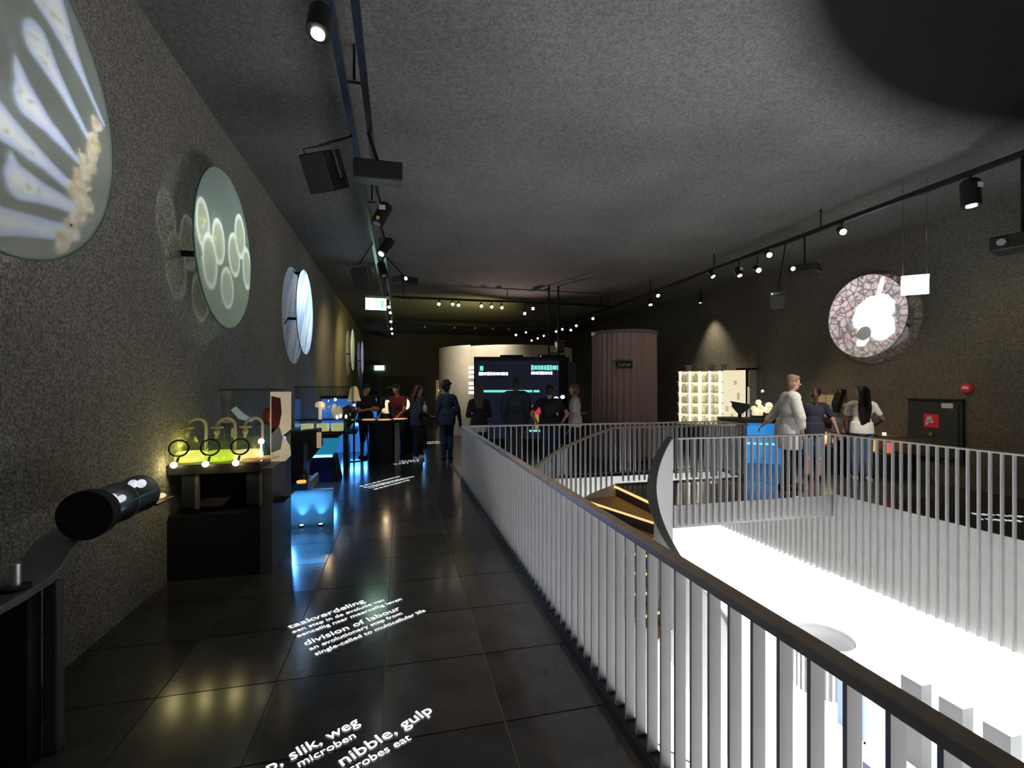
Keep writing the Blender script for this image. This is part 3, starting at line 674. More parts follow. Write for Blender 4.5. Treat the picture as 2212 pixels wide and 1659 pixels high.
# ------------------------------------------------------------------ exit signs
M_EXIT = emis('exit_sign_face', (0.60, 1.0, 0.78), 7.0); M_GREEN = emis('exit_sign_green', (0.05, 0.55, 0.25), 0.8)
def exit_sign(loc, rz, wd, ht, label, top=True):
    t = thing('exit_sign', label, 'sign', loc, rz)
    MB().box((0, 0, ht / 2 + 0.03), (wd, 0.05, 0.06)).build('housing', mat('sign_housing', (0.35, 0.36, 0.36), 0.5), t, bevel=0.006)
    MB().box((0, 0, 0), (wd * 0.98, 0.015, ht)).build('panel', M_EXIT, t)
    # faint green pictogram: door, arrow, running figure
    mb = MB(); y = -0.009; k = wd
    mb.box((0.30 * k, y, 0), (0.16 * k, 0.002, ht * 0.7)); mb.box((-0.32 * k, y, 0), (0.16 * k, 0.002, ht * 0.10))
    mb.prism([(-0.42 * k, 0), (-0.34 * k, ht * 0.16), (-0.34 * k, -ht * 0.16)], 'y', y - 0.001, y + 0.001)
    mb.cyl((0.02 * k, y - 0.001, ht * 0.28), (0.02 * k, y + 0.001, ht * 0.28), ht * 0.08, n=12)
    for a, b in (((0.02, 0.18), (0.0, -0.08)), ((0.0, -0.08), (-0.08, -0.3)), ((0.0, -0.08), (0.09, -0.18)), ((0.09, -0.18), (0.09, -0.34)), ((0.02, 0.14), (-0.09, 0.06)), ((0.02, 0.14), (0.11, 0.08))):
        mb.tube([(a[0] * k, y, a[1] * ht), (b[0] * k, y, b[1] * ht)], 0.003, 4)
    mb.build('pictogram', mat('exit_green_print', (0.25, 0.75, 0.5), 0.5, emit=(0.35, 0.95, 0.6), es=0.9), t)
    if top:
        for dx in (-wd * 0.42, wd * 0.42): MB().cyl((dx, 0, ht / 2 + 0.05), (dx, 0, ZC - loc[2]), 0.0025, n=6).build('cord', M_BLACK, t)
    return t
exit_sign((6.95, 5.0, 3.03), rad(-40), 0.31, 0.21, 'lit white exit sign hanging on cords beside the right round screen')
exit_sign((-0.54, 11.45, 3.59), 0, 0.48, 0.27, 'lit white exit sign hanging near the far end of the left wall')
exit_sign((-1.05, 25.975, 2.65), 0, 0.5, 0.24, 'small green-lit exit sign on the dark back wall', False)

# ------------------------------------------------------------------ things on the right wall
t = thing('fire_hose_cabinet', 'dark steel hose cabinet in the right wall with a red pictogram sign', 'cabinet', (XR, 6.08, 0.42))
MB().bb((-0.06, -0.42, 0), (-0.0, 0.42, 1.0)).build('frame', mat('cabinet_steel', (0.035, 0.042, 0.042), 0.45), t, bevel=0.008)
MB().bb((-0.075, -0.37, 0.03), (-0.06, 0.37, 0.96)).build('door', mat('cabinet_door', (0.045, 0.055, 0.055), 0.4), t, bevel=0.004)
MB().bb((-0.09, -0.42, 1.0), (0.0, 0.42, 1.02)).build('top_flange', M_BLACKM, t)
MB().cyl((-0.10, 0.02, 0.42), (-0.075, 0.02, 0.42), 0.035, n=14).build('handle', mat('brass', (0.5, 0.33, 0.12), 0.35, 0.8), t)
sg = MB().bb((-0.082, -0.09, 0.53), (-0.074, 0.14, 0.76)).build('hose_sign', mat('sign_red', (0.60, 0.02, 0.05), 0.5, emit=(0.6, 0.02, 0.05), es=0.12), t)
mb = MB(); mb.bb((-0.085, -0.01, 0.61), (-0.082, 0.11, 0.65)); mb.cyl((-0.085, 0.05, 0.68), (-0.082, 0.05, 0.68), 0.045, n=16); mb.bb((-0.085, 0.07, 0.57), (-0.082, 0.11, 0.62)); mb.build('pictogram', mat('sign_white', (0.8, 0.8, 0.8), 0.5), sg)
MB().bb((-0.082, -0.30, 0.87), (-0.076, -0.13, 0.95)).build('label_plate', mat('sign_white', (0.8, 0.8, 0.8), 0.5), t)
t = thing('fire_alarm', 'red fire alarm sounder with a white plate on the right wall', 'alarm', (XR, 5.62, 1.63))
MB().cyl((-0.06, 0, 0), (0, 0, 0), 0.075, n=24).build('body', mat('sign_red2', (0.55, 0.02, 0.04), 0.4, emit=(0.6, 0.02, 0.05), es=0.15), t, smooth=True)
MB().bb((-0.064, -0.045, -0.02), (-0.058, 0.045, 0.025)).build('plate', mat('sign_white', (0.8, 0.8, 0.8), 0.5), t)

# lit specimen wall (jars between five light tubes) on the right wall
t = thing('specimen_display', 'glowing cream display wall with five vertical light tubes and rows of jars', 'display', (8.08, 10.95, 0.0), rad(-42))
t.scale = (0.82, 1, 1)
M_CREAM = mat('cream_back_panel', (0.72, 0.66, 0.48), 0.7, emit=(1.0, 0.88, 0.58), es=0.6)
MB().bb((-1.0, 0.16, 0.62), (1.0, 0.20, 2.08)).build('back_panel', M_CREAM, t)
MB().bb((-1.0, -0.16, 0.0), (1.0, 0.2, 0.62)).build('plinth', M_BLACKM, t)
for k in range(6): MB().bb((-1.0, -0.12, 0.63 + 0.285 * k), (0.42, 0.16, 0.645 + 0.285 * k)).build('shelf', mat('shelf_grey', (0.4, 0.38, 0.3), 0.4), t)
E_TUBE = emis('light_tube', (1.0, 0.93, 0.72), 5.0)
for k in range(5): MB().cyl((-0.88 + 0.30 * k, -0.14, 0.68), (-0.88 + 0.30 * k, -0.14, 2.05), 0.028, n=10).build('light_tube', E_TUBE, t)
for k in range(4): 
    mb = MB(); mb.bb((-0.72 + 0.36 * k, -0.06, 2.08), (-0.56 + 0.36 * k, 0.06, 2.2)); mb.bb((-0.76 + 0.36 * k, -0.08, 2.2), (-0.52 + 0.36 * k, 0.08, 2.23)); mb.build('top_fitting', mat('shelf_grey', (0.4, 0.38, 0.3), 0.4), t)
M_JARS = [mat('jar_cream', (0.6, 0.55, 0.38), 0.3), mat('jar_olive', (0.34, 0.33, 0.2), 0.3), mat('jar_grey', (0.45, 0.46, 0.42), 0.3)]
jm = []
for m in M_JARS:
    mb = MB(); mb.lathe([(0.0, 0), (0.045, 0), (0.05, 0.02), (0.05, 0.14), (0.035, 0.17), (0.035, 0.185), (0.042, 0.185), (0.042, 0.205), (0.0, 0.205)], 12); me = mb.mesh('jar', m); shade(me, 40); jm.append(me)
RM = Matrix.Translation((8.08, 10.95, 0)) @ Matrix.Rotation(rad(-42), 4, 'Z')
cnt = 0
for row in range(5):
    for k in range(11):
        xx = -0.92 + 0.125 * k
        if any(abs(xx - (-0.88 + 0.30 * q)) < 0.03 for q in range(5)): continue
        o = bpy.data.objects.new('jar', jm[(k * 7 + row * 3) % 3]); COL.objects.link(o); o.location = RM @ Vector((xx * 0.82, 0.03, 0.645 + 0.285 * row + 0.001)); o.scale = (1, 1, random.uniform(0.8, 1.1))
        tag(o, 'small jar on the glowing display wall, %s shelf up, %s from left' % (ORD[row], ORD[k]), 'jar', 'jars on the glowing display wall'); cnt += 1
# illustrated panel beside it
t2 = thing('light_panel', 'cream lit panel with faint drawings at the right of the jar display', 'panel', RM @ Vector((0.60, 0.0, 0.62)), rad(-42))
MB().bb((-0.30, 0.12, 0.02), (0.30, 0.155, 1.46)).build('face', emis('cream_light', (1.0, 0.90, 0.60), 0.75), t2)
for q in range(7): MB().box((random.uniform(-.2, .2), 0.117, random.uniform(.25, 1.2)), (random.uniform(.05, .14), 0.004, random.uniform(.08, .3))).build('drawing', mat('pale_drawing', (0.5, 0.46, 0.3), 0.7, emit=(0.8, 0.72, 0.45), es=0.4), t2)
t2 = thing('black_post', 'thin black post at the edge of the lit cream panel', 'post', RM @ Vector((0.90, -0.05, 0)), rad(-42)); MB().bb((-0.03, -0.03, 0), (0.03, 0.03, 2.1)).build('upright', M_BLACKM, t2); MB().bb((-0.25, -0.03, 2.08), (0.25, 0.03, 2.13)).build('cap', M_BLACKM, t2)
# dark microscope-like viewer and glass case in front
def viewer(loc, rz, label):
    t = thing('viewing_station', label, 'viewer', loc, rz)
    MB().prism([(-0.16, 0.36), (0.2, 0.30), (0.20, 0.22), (0.06, 0.10), (-0.02, 0.10), (-0.13, 0.24)], 'y', -0.14, 0.14).build('hood', M_BLACKM, t, bevel=0.01)
    MB().cyl((0.02, 0, 0.0), (0.02, 0, 0.14), 0.035, n=12).build('stem', M_BLACK, t)
    MB().box((-0.12, -0.02, 0.30), (0.10, 0.22, 0.06)).build('eyepiece', mat('dim_screen', (0.3, 0.3, 0.3), 0.3, emit=(0.8, 0.8, 0.75), es=0.7), t)
    return t
viewer((7.16, 8.72, 0.971), rad(-34), 'dark viewing hood with a pale screen standing before the glowing display wall')
t = thing('display_counter', 'black counter with a blue-lit front panel right of the stairwell', 'counter', (7.5, 8.6, 0), rad(-34))
MB().bb((-0.75, -0.3, 0.88), (0.75, 0.35, 0.97)).build('countertop', M_BLACKM, t, bevel=0.006)
MB().bb((-0.7, -0.2, 0.0), (-0.2, 0.3, 0.88)).build('cabinet', M_NAVY, t)
MB().bb((-0.2, -0.22, 0.02), (0.7, 0.3, 0.88)).build('blue_panel', mat('blue_lit_panel', (0.03, 0.2, 0.5), 0.5, emit=(0.03, 0.30, 0.85), es=0.55), t)
MB().bb((-0.2, -0.235, 0.42), (0.7, -0.222, 0.46)).build('led_strip', emis('blue_led', (0.15, 0.55, 1.0), 1.6), t)
def glass_case(loc, rz, size, label, top=M_STEEL):
    t = thing('glass_case', label, 'display case', loc, rz); w_, d_, h_ = size
    for n_, (c, d) in {'f': ((0, -d_ / 2, h_ / 2), (w_, 0.008, h_)), 'b': ((0, d_ / 2, h_ / 2), (w_, 0.008, h_)), 'l': ((-w_ / 2, 0, h_ / 2), (0.008, d_ - 0.02, h_)), 'r': ((w_ / 2, 0, h_ / 2), (0.008, d_ - 0.02, h_))}.items():
        MB().box(c, d).build('pane', M_GLASS, t)
    MB().box((0, 0, h_ + 0.006), (w_ + 0.02, d_ + 0.02, 0.012)).build('lid', M_GLASSG, t)
    mb = MB()
    for sx in (-1, 1):
        mb.box((0, sx * d_ / 2, h_), (w_ + 0.02, 0.014, 0.014)); mb.box((sx * w_ / 2, 0, h_), (0.014, d_, 0.014))
    mb.build('edge', top, t)
    MB().box((0, 0, 0.008), (w_ - 0.02, d_ - 0.02, 0.016)).build('base', M_BLACKM, t)
    return t
RK = Matrix.Translation((7.5, 8.6, 0)) @ Matrix.Rotation(rad(-34), 4, 'Z')
glass_case(RK @ Vector((0.22, 0.05, 0.971)), rad(-34), (0.72, 0.42, 0.66), 'tall glass case with a lamp-lit pale coral on the counter by the white-shirted visitor')
t = thing('specimen', 'lamp-lit pale knobbly specimen inside the right glass case', 'specimen', RK @ Vector((0.16, 0.05, 0.99)), rad(-34))
mb = MB()
for q in range(14): mb.ball((random.uniform(-.2, .2), random.uniform(-.1, .1), 0.06 + random.uniform(0, .26)), random.uniform(.04, .08), 10, 7)
mb.build('body', mat('coral', (0.8, 0.66, 0.5), 0.6, emit=(1.0, 0.78, 0.52), es=0.8), t, smooth=True)  # lamp light on the specimen is put into its emission
MB().box((0, 0, 0.02), (0.5, 0.3, 0.03)).build('stand', M_BLACKM, t)
lamp('POINT', RK @ Vector((0.2, -0.05, 1.55)), 6, WARM, 0.03, name='case_light')
# long warm-lit wall case
t = thing('wall_case', 'long low wall case with warm-lit golden specimens, right of the long-haired visitor', 'display case', (8.62, 7.6, 0))
MB().bb((-0.28, -1.25, 0.0), (0.30, 1.25, 0.45)).build('plinth', M_BLACKM, t)
MB().bb((-0.28, -1.25, 0.74), (0.30, 1.25, 0.78)).build('countertop', mat('bronze_top', (0.14, 0.10, 0.06), 0.4), t, bevel=0.005)
MB().bb((0.26, -1.22, 0.45), (0.30, 1.22, 0.74)).build('back_panel', mat('warm_back', (0.2, 0.13, 0.06), 0.7), t)
MB().bb((-0.285, -1.22, 0.46), (-0.28, 1.22, 0.735)).build('pane', M_GLASS, t)
MB().bb((-0.28, -1.25, 0.45), (0.26, -1.24, 0.74)).build('pane', M_GLASS, t)
MB().bb((-0.28, 1.22, 0.45), (0.26, 1.25, 0.74)).build('end_panel', M_BLACKM, t)
for k in range(9):
    y = -1.05 + 0.26 * k
    o = MB().ball((0, 0, 0.10 + 0.02 * (k % 3)), (0.07, 0.05 + 0.015 * (k % 2), 0.10 + 0.02 * (k % 3)), 12, 8).build('specimen', mat('amber_specimen' if k % 3 else 'red_specimen', (0.8, 0.40, 0.12) if k % 3 else (0.6, 0.1, 0.06), 0.5, emit=(1.0, 0.48, 0.14) if k % 3 else (0.9, 0.15, 0.08), es=0.8), None, smooth=True, loc=(8.5, 7.6 + y, 0.452))  # warm case light on the specimens is put into their emission
    tag(o, '%s warm-lit rounded specimen in the long low wall case, %s from the near end' % ('amber' if k % 3 else 'red', ORD[k]), 'specimen', 'specimens in the long wall case')
for y in (6.9, 7.7, 8.5): lamp('POINT', (8.45, y, 0.70), 1.6, WARM, 0.02, name='case_light')
for k, y in enumerate((6.55, 7.25)):
    o = MB().cyl((0, 0, 0), (0, 0, 0.05), 0.03, n=12).build('button', emis('warm_button', (1.0, 0.8, 0.5), 1.6), None, loc=(8.40, y, 0.781)); tag(o, 'round glowing button on top of the long wall case, %s one' % ('nearer', 'farther')[k], 'button', 'buttons on the wall case')
# pale tiled wall picture between the visitors
t = thing('wall_panel', 'cream wall panel of small squares glowing behind the navy-shirted visitor', 'panel', (XR - 0.02, 8.05, 0.98))
MB().bb((-0.03, -0.32, 0), (0, 0.32, 0.52)).build('backing', mat('panel_frame', (0.2, 0.16, 0.1), 0.6), t)
pm = MB().bb((-0.045, -0.095, -0.11), (-0.03, 0.095, 0.11)).mesh('square', mat('cream_square', (0.7, 0.58, 0.38), 0.6))
for a in (-0.21, 0, 0.21):
    for b in (0.14, 0.38): inst('square', pm, t, (0, a, b))
MB().bb((-0.22, -0.36, -0.10), (0, 0.36, -0.04)).build('shelf', M_BLACKM, t)
lamp('SPOT', (6.63, 7.9, 4.1), 60, WARM, 0.03, (8.9, 8.0, 1.3), 26, 0.8, name='spot_light')

# ------------------------------------------------------------------ far middle: cream drum, big screen, curtain
def arc_wall(name, label, c, r_, a0, a1, h_, m, th=0.08, z0=0.0):
    t = thing(name, label, 'wall drum', (c[0], c[1], 0)); mb = MB(); n = 48; vs = []
    for i in range(n + 1):
        a = rad(a0 + (a1 - a0) * i / n)
        for rr, z in ((r_, z0), (r_, h_), (r_ - th, h_), (r_ - th, z0)): vs.append((rr * cos(a), rr * sin(a), z))
    fs = [(0, 1, 2, 3), (4 * n, 4 * n + 3, 4 * n + 2, 4 * n + 1)]
    for i in range(n):
        b = 4 * i; fs += [(b + k, b + 4 + k, b + 4 + (k + 1) % 4, b + (k + 1) % 4) for k in range(4)]
    mb.add(vs, fs); mb.build('curved_panel', m, t, smooth=True); return t
M_DRUM = mat('cream_plaster', (0.74, 0.64, 0.48), 0.8, var=0.10, vscale=2.5)
DC = (4.04, 16.5)
dr = arc_wall('cream_drum', 'tall cream curved partition with white lettering behind the big screen', DC, 2.1, 165, 350, 2.99, M_DRUM)
arc_wall('cream_drum', 'lower cream curved partition at the left of the tall one', (3.76, 17.2), 2.35, 150, 230, 3.03, M_DRUM)
# illegible lettering: rows of short glowing strokes following the curve
mb = MB()
for k, zr in enumerate((2.27, 2.12, 1.97, 1.75, 1.60, 1.45)):
    a = 190.0
    while a < 217:
        wl = random.uniform(1.0, 2.6); aa = rad(a + wl / 2)
        M = Matrix.Translation(((2.106) * cos(aa), 2.106 * sin(aa), zr)) @ Matrix.Rotation(aa - PI / 2, 4, 'Z')
        mb.box((0, 0, 0), (2.1 * rad(wl), 0.008, 0.085), M); a += wl + 0.35
mb.build('lettering', emis('bright_lettering', (1.0, 0.98, 0.95), 1.8), dr)['kind'] = 'stuff'
# big screen
t = thing('display_screen', 'big black interactive screen wall with cyan and white graphics', 'screen', (3.02, 11.72, 0), rad(-11))
MB().bb((-1.18, 0.0, 0.15), (1.30, 0.28, 2.42)).build('housing', mat('screen_housing', (0.012, 0.016, 0.022), 0.35), t, bevel=0.015)
MB().bb((-1.14, -0.012, 0.30), (1.02, 0.0, 2.32)).build('display', mat('display_glow', (0.01, 0.012, 0.03), 0.25, emit=(0.014, 0.018, 0.034), es=0.4), t)
MB().bb((-0.5, 0.05, 2.42), (0.1, 0.2, 2.47)).build('sensor_bar', M_BLACKM, t); MB().bb((0.5, 0.05, 2.42), (1.2, 0.2, 2.48)).build('sensor_bar', M_BLACKM, t)
MB().bb((-0.9, 0.0, 0.0), (1.0, 0.26, 0.16)).build('foot', M_BLACKM, t)
M_CY, M_WH = emis('screen_cyan', (0.20, 0.85, 0.75), 0.85), emis('screen_white', (0.85, 0.92, 1.0), 1.6)
def strokes(x0, x1, z, h_, m, nm):
    mb = MB(); x = x0
    while x < x1:
        wl = min(random.uniform(0.05, 0.12), x1 - x); mb.box((x + wl / 2, -0.015, z), (wl, 0.005, h_ * random.uniform(0.75, 1.0))); x += wl + 0.012
    mb.build(nm, m, t)['kind'] = 'stuff'
MB().box((-0.98, -0.015, 2.12), (0.09, 0.005, 0.12)).build('graphic', M_CY, t)
strokes(-1.05, -0.30, 1.98, 0.09, M_WH, 'graphic'); strokes(0.30, 1.0, 2.14, 0.14, M_CY, 'graphic'); strokes(0.30, 0.85, 2.0, 0.09, M_WH, 'graphic')
MB().bb((-1.12, -0.016, 1.50), (0.33, -0.011, 1.56)).build('graphic', M_CY, t); MB().bb((0.36, -0.016, 1.50), (0.52, -0.011, 1.56)).build('graphic', M_CY, t)
MB().bb((0.25, -0.016, 0.48), (1.0, -0.011, 0.53)).build('graphic', M_CY, t)
def ringm(cx, cz, r_, th, nm='graphic'):
    mb = MB(); n = 20; vs = []
    for i in range(n):
        a = 2 * PI * i / n; vs += [(cx + r_ * cos(a), -0.016, cz + r_ * sin(a) * 1.15), (cx + (r_ - th) * cos(a), -0.016, cz + (r_ - th) * sin(a) * 1.15)]
    mb.add(vs, [(2 * i, 2 * i + 1, (2 * i + 3) % (2 * n), (2 * i + 2) % (2 * n)) for i in range(n)]); mb.build(nm, M_WH, t)
ringm(0.02, 1.10, 0.10, 0.05); MB().ball((-0.12, -0.013, 0.92), (0.05, 0.006, 0.07)).build('graphic', M_WH, t)
ringm(0.95, 1.30, 0.08, 0.04)
mb = MB()
for cx, cz, rx, rz_ in ((0.76, 1.34, .045, .10), (0.70, 1.12, .05, .12), (0.92, 1.10, .04, .10), (1.12, 1.38, .06, .05), (0.93, 0.92, .06, .08)): mb.ball((cx, -0.013, cz), (rx, 0.006, rz_), 10, 6)
mb.build('graphic', M_WH, t)
MB().box((0.42, -0.016, 1.06), (0.26, 0.004, 0.22), Matrix.Rotation(rad(0), 4, 'Y')).build('graphic', emis('screen_red', (0.75, 0.05, 0.16), 0.6), t)
MB().bb((0.40, -0.016, 0.55), (0.50, -0.012, 0.94)).build('graphic', emis('screen_amber', (0.75, 0.36, 0.04), 0.5), t)
MB().ball((0.90, -0.013, 0.80), (0.09, 0.006, 0.05)).build('graphic', emis('screen_amber2', (0.9, 0.8, 0.2), 0.8), t)
MB().ball((-0.1, 0.04, 2.40), 0.02).build('indicator', emis('green_dot', (0.1, 0.9, 0.1), 0.7), t); MB().ball((0.55, 0.04, 2.44), 0.02).build('indicator', emis('pink_dot', (0.9, 0.15, 0.7), 0.7), t)
# curtain cylinder
t = thing('curtain_booth', 'tall round booth hung with pleated reddish-brown curtain and a small black plate', 'booth', (5.07, 9.95, 0))
mb = MB(); n = 240; vs = []
for z, k in ((0.02, 1.0), (0.9, 1.0), (1.8, 0.9), (2.5, 0.75), (2.86, 0.55)):
    for i in range(n):
        a = 2 * PI * i / n; rr = 0.715 + k * 0.026 * sin(34 * a + 0.8 * sin(5 * a)) + 0.008 * sin(13 * a)
        vs.append((rr * cos(a), rr * sin(a), z))
fs = [(i + j * n, (i + 1) % n + j * n, (i + 1) % n + (j + 1) * n, i + (j + 1) * n) for j in range(4) for i in range(n)]
mb.add(vs, fs); mb.build('curtain', mat('brown_curtain', (0.33, 0.215, 0.185), 0.85), t, smooth=60)
MB().lathe([(0.70, 2.82), (0.75, 2.82), (0.75, 2.90), (0.70, 2.90), (0.70, 2.82)], 64).build('top_ring', mat('ring_grey', (0.12, 0.11, 0.11), 0.5), t, smooth=True)
th_ = math.atan2(-9.95, -5.07) 
px_, py_ = 0.76 * cos(th_), 0.76 * sin(th_)
M = Matrix.Translation((px_, py_, 2.12)) @ Matrix.Rotation(th_ - PI / 2, 4, 'Z') 
mb = MB(); mb.box((0, 0, 0), (0.36, 0.02, 0.15), M); pl_ = mb.build('sign_plate', M_BLACKM, t)
mb = MB()
for k, (a, b) in enumerate(((-0.13, -0.04), (-0.02, 0.05), (0.07, 0.12))): mb.box(((a + b) / 2, 0.012, 0.0), (b - a, 0.004, 0.05), M)
mb.build('lettering', mat('dim_lettering', (0.2, 0.21, 0.19), 0.6), pl_)['kind'] = 'stuff'
# dark panel post with a lit white button between screen and curtain
t = thing('info_post', 'dark upright post with a small glowing white screen left of the curtain booth', 'post', (4.15, 10.9, 0), rad(-20))
MB().bb((-0.09, -0.05, 0), (0.09, 0.05, 2.25)).build('upright', mat('post_dark', (0.03, 0.026, 0.03), 0.5), t, bevel=0.008)
MB().bb((0.03, -0.062, 1.30), (0.13, -0.05, 1.58)).build('small_screen', emis('white_screen', (0.85, 0.95, 1.0), 1.4), t)
MB().bb((-0.16, -0.14, 0.98), (0.36, 0.10, 1.02)).build('shelf', mat('pale_shelf', (0.5, 0.42, 0.32), 0.5), t)
# ------------------------------------------------------------------ left wall exhibits
# 1) revolving drum viewer on a bent steel arm
t = thing('drum_viewer', 'black drum with clear specimen tube on a bent steel arm by the left wall', 'viewer', (-1.47, 2.64, 0))
def ribbon(pts, w_, th, axis='x'):
    mb = MB(); n = len(pts); vs = []
    for i, (y, z) in enumerate(pts):
        a = pts[max(i - 1, 0)]; b = pts[min(i + 1, n - 1)]; dy, dz = b[0] - a[0], b[1] - a[1]; L = math.hypot(dy, dz); ny, nz = -dz / L, dy / L
        for sx, sn in ((-1, 0), (1, 0), (1, 1), (-1, 1)): vs.append((sx * w_ / 2, y + ny * th * sn, z + nz * th * sn))
    fs = [(0, 1, 2, 3), (4 * n - 4, 4 * n - 1, 4 * n - 2, 4 * n - 3)]
    for i in range(n - 1):
        b = 4 * i; fs += [(b + k, b + 4 + k, b + 4 + (k + 1) % 4, b + (k + 1) % 4) for k in range(4)]
    return mb.add(vs, fs)
arm = [(-0.42, 0.765), (-0.30, 0.765), (-0.14, 0.775), (-0.06, 0.80), (0.0, 0.845), (0.05, 0.885), (0.12, 0.905), (0.30, 0.915), (0.74, 0.935)]
M_ARM = mat('arm_steel', (0.30, 0.29, 0.30), 0.32, 0.6)
am = ribbon(arm, 0.18, 0.034).build('arm', M_ARM, t, smooth=30, bevel=0.004); am.location = (-0.12, 0, 0)
MB().bb((-0.085, -0.115, 0.0), (-0.03, -0.06, 0.768)).build('leg', mat('leg_grey', (0.13, 0.13, 0.14), 0.4), t, bevel=0.008)
MB().bb((-0.25, -0.20, 0.0), (-0.085, -0.12, 0.758)).build('pedestal', M_NAVY, t)
A_, B_ = Vector((0, -0.02, 1.035)), Vector((0, 0.10, 1.035))
mb = MB(); mb.cyl((0, 0.02, 1.03), (0, 0.08, 1.03), 0.118, n=36); mb.build('drum', M_BLACKM, t, smooth=True)
mb = MB(); mb.cyl((0, 0.08, 1.03), (0, 0.50, 1.03), 0.104, n=32, caps=False); mb.build('tube', M_GLASS, t, smooth=True)
for y in (0.10, 0.28, 0.50):
    mb = MB(); mb.cyl((0, y, 1.03), (0, y + 0.012, 1.03), 0.106, n=32); mb.build('ring', M_STEEL if y > 0.2 else M_BLACK, t, smooth=True)
MB().bb((-0.085, 0.11, 1.0), (0.085, 0.48, 1.012)).build('tray', mat('dark_tray', (0.03, 0.06, 0.07), 0.3), t)
MB().bb((0.098, 0.12, 1.045), (0.103, 0.48, 1.055)).build('edge_strip', mat('teal_strip', (0.08, 0.35, 0.36), 0.3), t)
for k in range(2):
    sp = MB(); sp.tube([(-0.05 + 0.05 * k, 0.14 + 0.05 * k, 1.03), (-0.02 + 0.05 * k, 0.24 + 0.05 * k, 1.055), (0.0 + 0.04 * k, 0.36, 1.075)], [0.012, 0.020, 0.014], 8)
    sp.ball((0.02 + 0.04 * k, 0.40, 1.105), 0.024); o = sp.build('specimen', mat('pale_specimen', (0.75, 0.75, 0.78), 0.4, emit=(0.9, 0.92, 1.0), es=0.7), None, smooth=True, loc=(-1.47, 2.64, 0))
    tag(o, 'pale pin-shaped specimen with round head in the clear drum tube, %s' % ('left', 'right')[k], 'specimen', 'two pale specimens in the tube')
sp = MB()
for p in ((0.0, 0.56, 1.05), (0.03, 0.60, 1.02), (0.0, 0.60, 0.99), (0.05, 0.63, 0.985), (-0.03, 0.53, 1.075)): sp.ball(p, (0.035, 0.03, 0.017), 10, 6)
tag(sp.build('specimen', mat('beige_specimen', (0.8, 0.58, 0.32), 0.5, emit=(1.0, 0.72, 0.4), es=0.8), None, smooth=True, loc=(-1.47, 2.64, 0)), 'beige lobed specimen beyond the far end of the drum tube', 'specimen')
MB().bb((-0.10, 0.50, 0.955), (0.10, 0.70, 0.965)).build('end_tray', M_BLACK, t)
mb = MB(); mb.cyl((-0.10, -0.24, 0.81), (-0.10, -0.24, 0.905), 0.018, n=14); mb.build('knob', mat('bright_knob', (0.85, 0.85, 0.85), 0.25, 0.6), t, smooth=True)
mb = MB(); mb.cyl((-0.10, -0.24, 0.80), (-0.10, -0.24, 0.812), 0.05, n=20); mb.build('collar', M_BLACK, t)
MB().bb((-0.21, -0.42, 0.797), (-0.04, -0.13, 0.803)).build('glass_plate', M_GLASSG, t)
lamp('SPOT', (-0.37, 3.6, 4.1), 14, COOL, 0.05, (-1.5, 2.7, 0.9), 22, 0.7, name='spot_light')

# 2) flask table
t = thing('exhibit_table', 'black table on L-shaped brackets over a dark plinth, carrying the three flasks', 'table', (0, 0, 0))
X0, X1, Y0, Y1 = -1.90, -1.10, 4.50, 5.02
MB().bb((X0, Y0 + 0.02, 0.0), (X1 - 0.10, Y1, 0.55)).build('plinth', mat('plinth_black', (0.022, 0.023, 0.032), 0.3), t)
MB().bb((X1 - 0.10, Y0 + 0.03, 0.0), (X1, Y1, 0.93)).build('side_panel', mat('side_grey', (0.12, 0.115, 0.11), 0.5), t, bevel=0.004)
MB().bb((X0, Y0, 0.90), (X1 - 0.09, Y1, 0.985)).build('tabletop', mat('tabletop_black', (0.016, 0.016, 0.02), 0.3), t, bevel=0.005)
for xb in (-1.80, -1.30):
    br = MB(); br.bb((xb, Y0 + 0.02, 0.62), (xb + 0.10, Y0 + 0.06, 0.90)); b = br.build('bracket', M_NAVY, t)
    MB().bb((xb + 0.10, Y0 + 0.02, 0.60), (xb + 0.125, Y0 + 0.06, 0.90)).build('bracket_edge', M_ARM, b)
    MB().prism([(xb + 0.10, 0.60), (xb + 0.28, 0.60), (xb + 0.34, 0.66), (xb + 0.125, 0.66)], 'y', Y0 + 0.1, Y0 + 0.3).build('brace', mat('brace_grey', (0.06, 0.055, 0.055), 0.5), b)
M_FG = glass('flask_glass', (0.90, 0.94, 0.86))
LIQ = [('yellow', (0.40, 0.38, 0.06), (0.70, 0.66, 0.13)), ('green', (0.26, 0.36, 0.03), (0.42, 0.56, 0.035)), ('amber', (0.45, 0.40, 0.12), (0.80, 0.68, 0.25))]
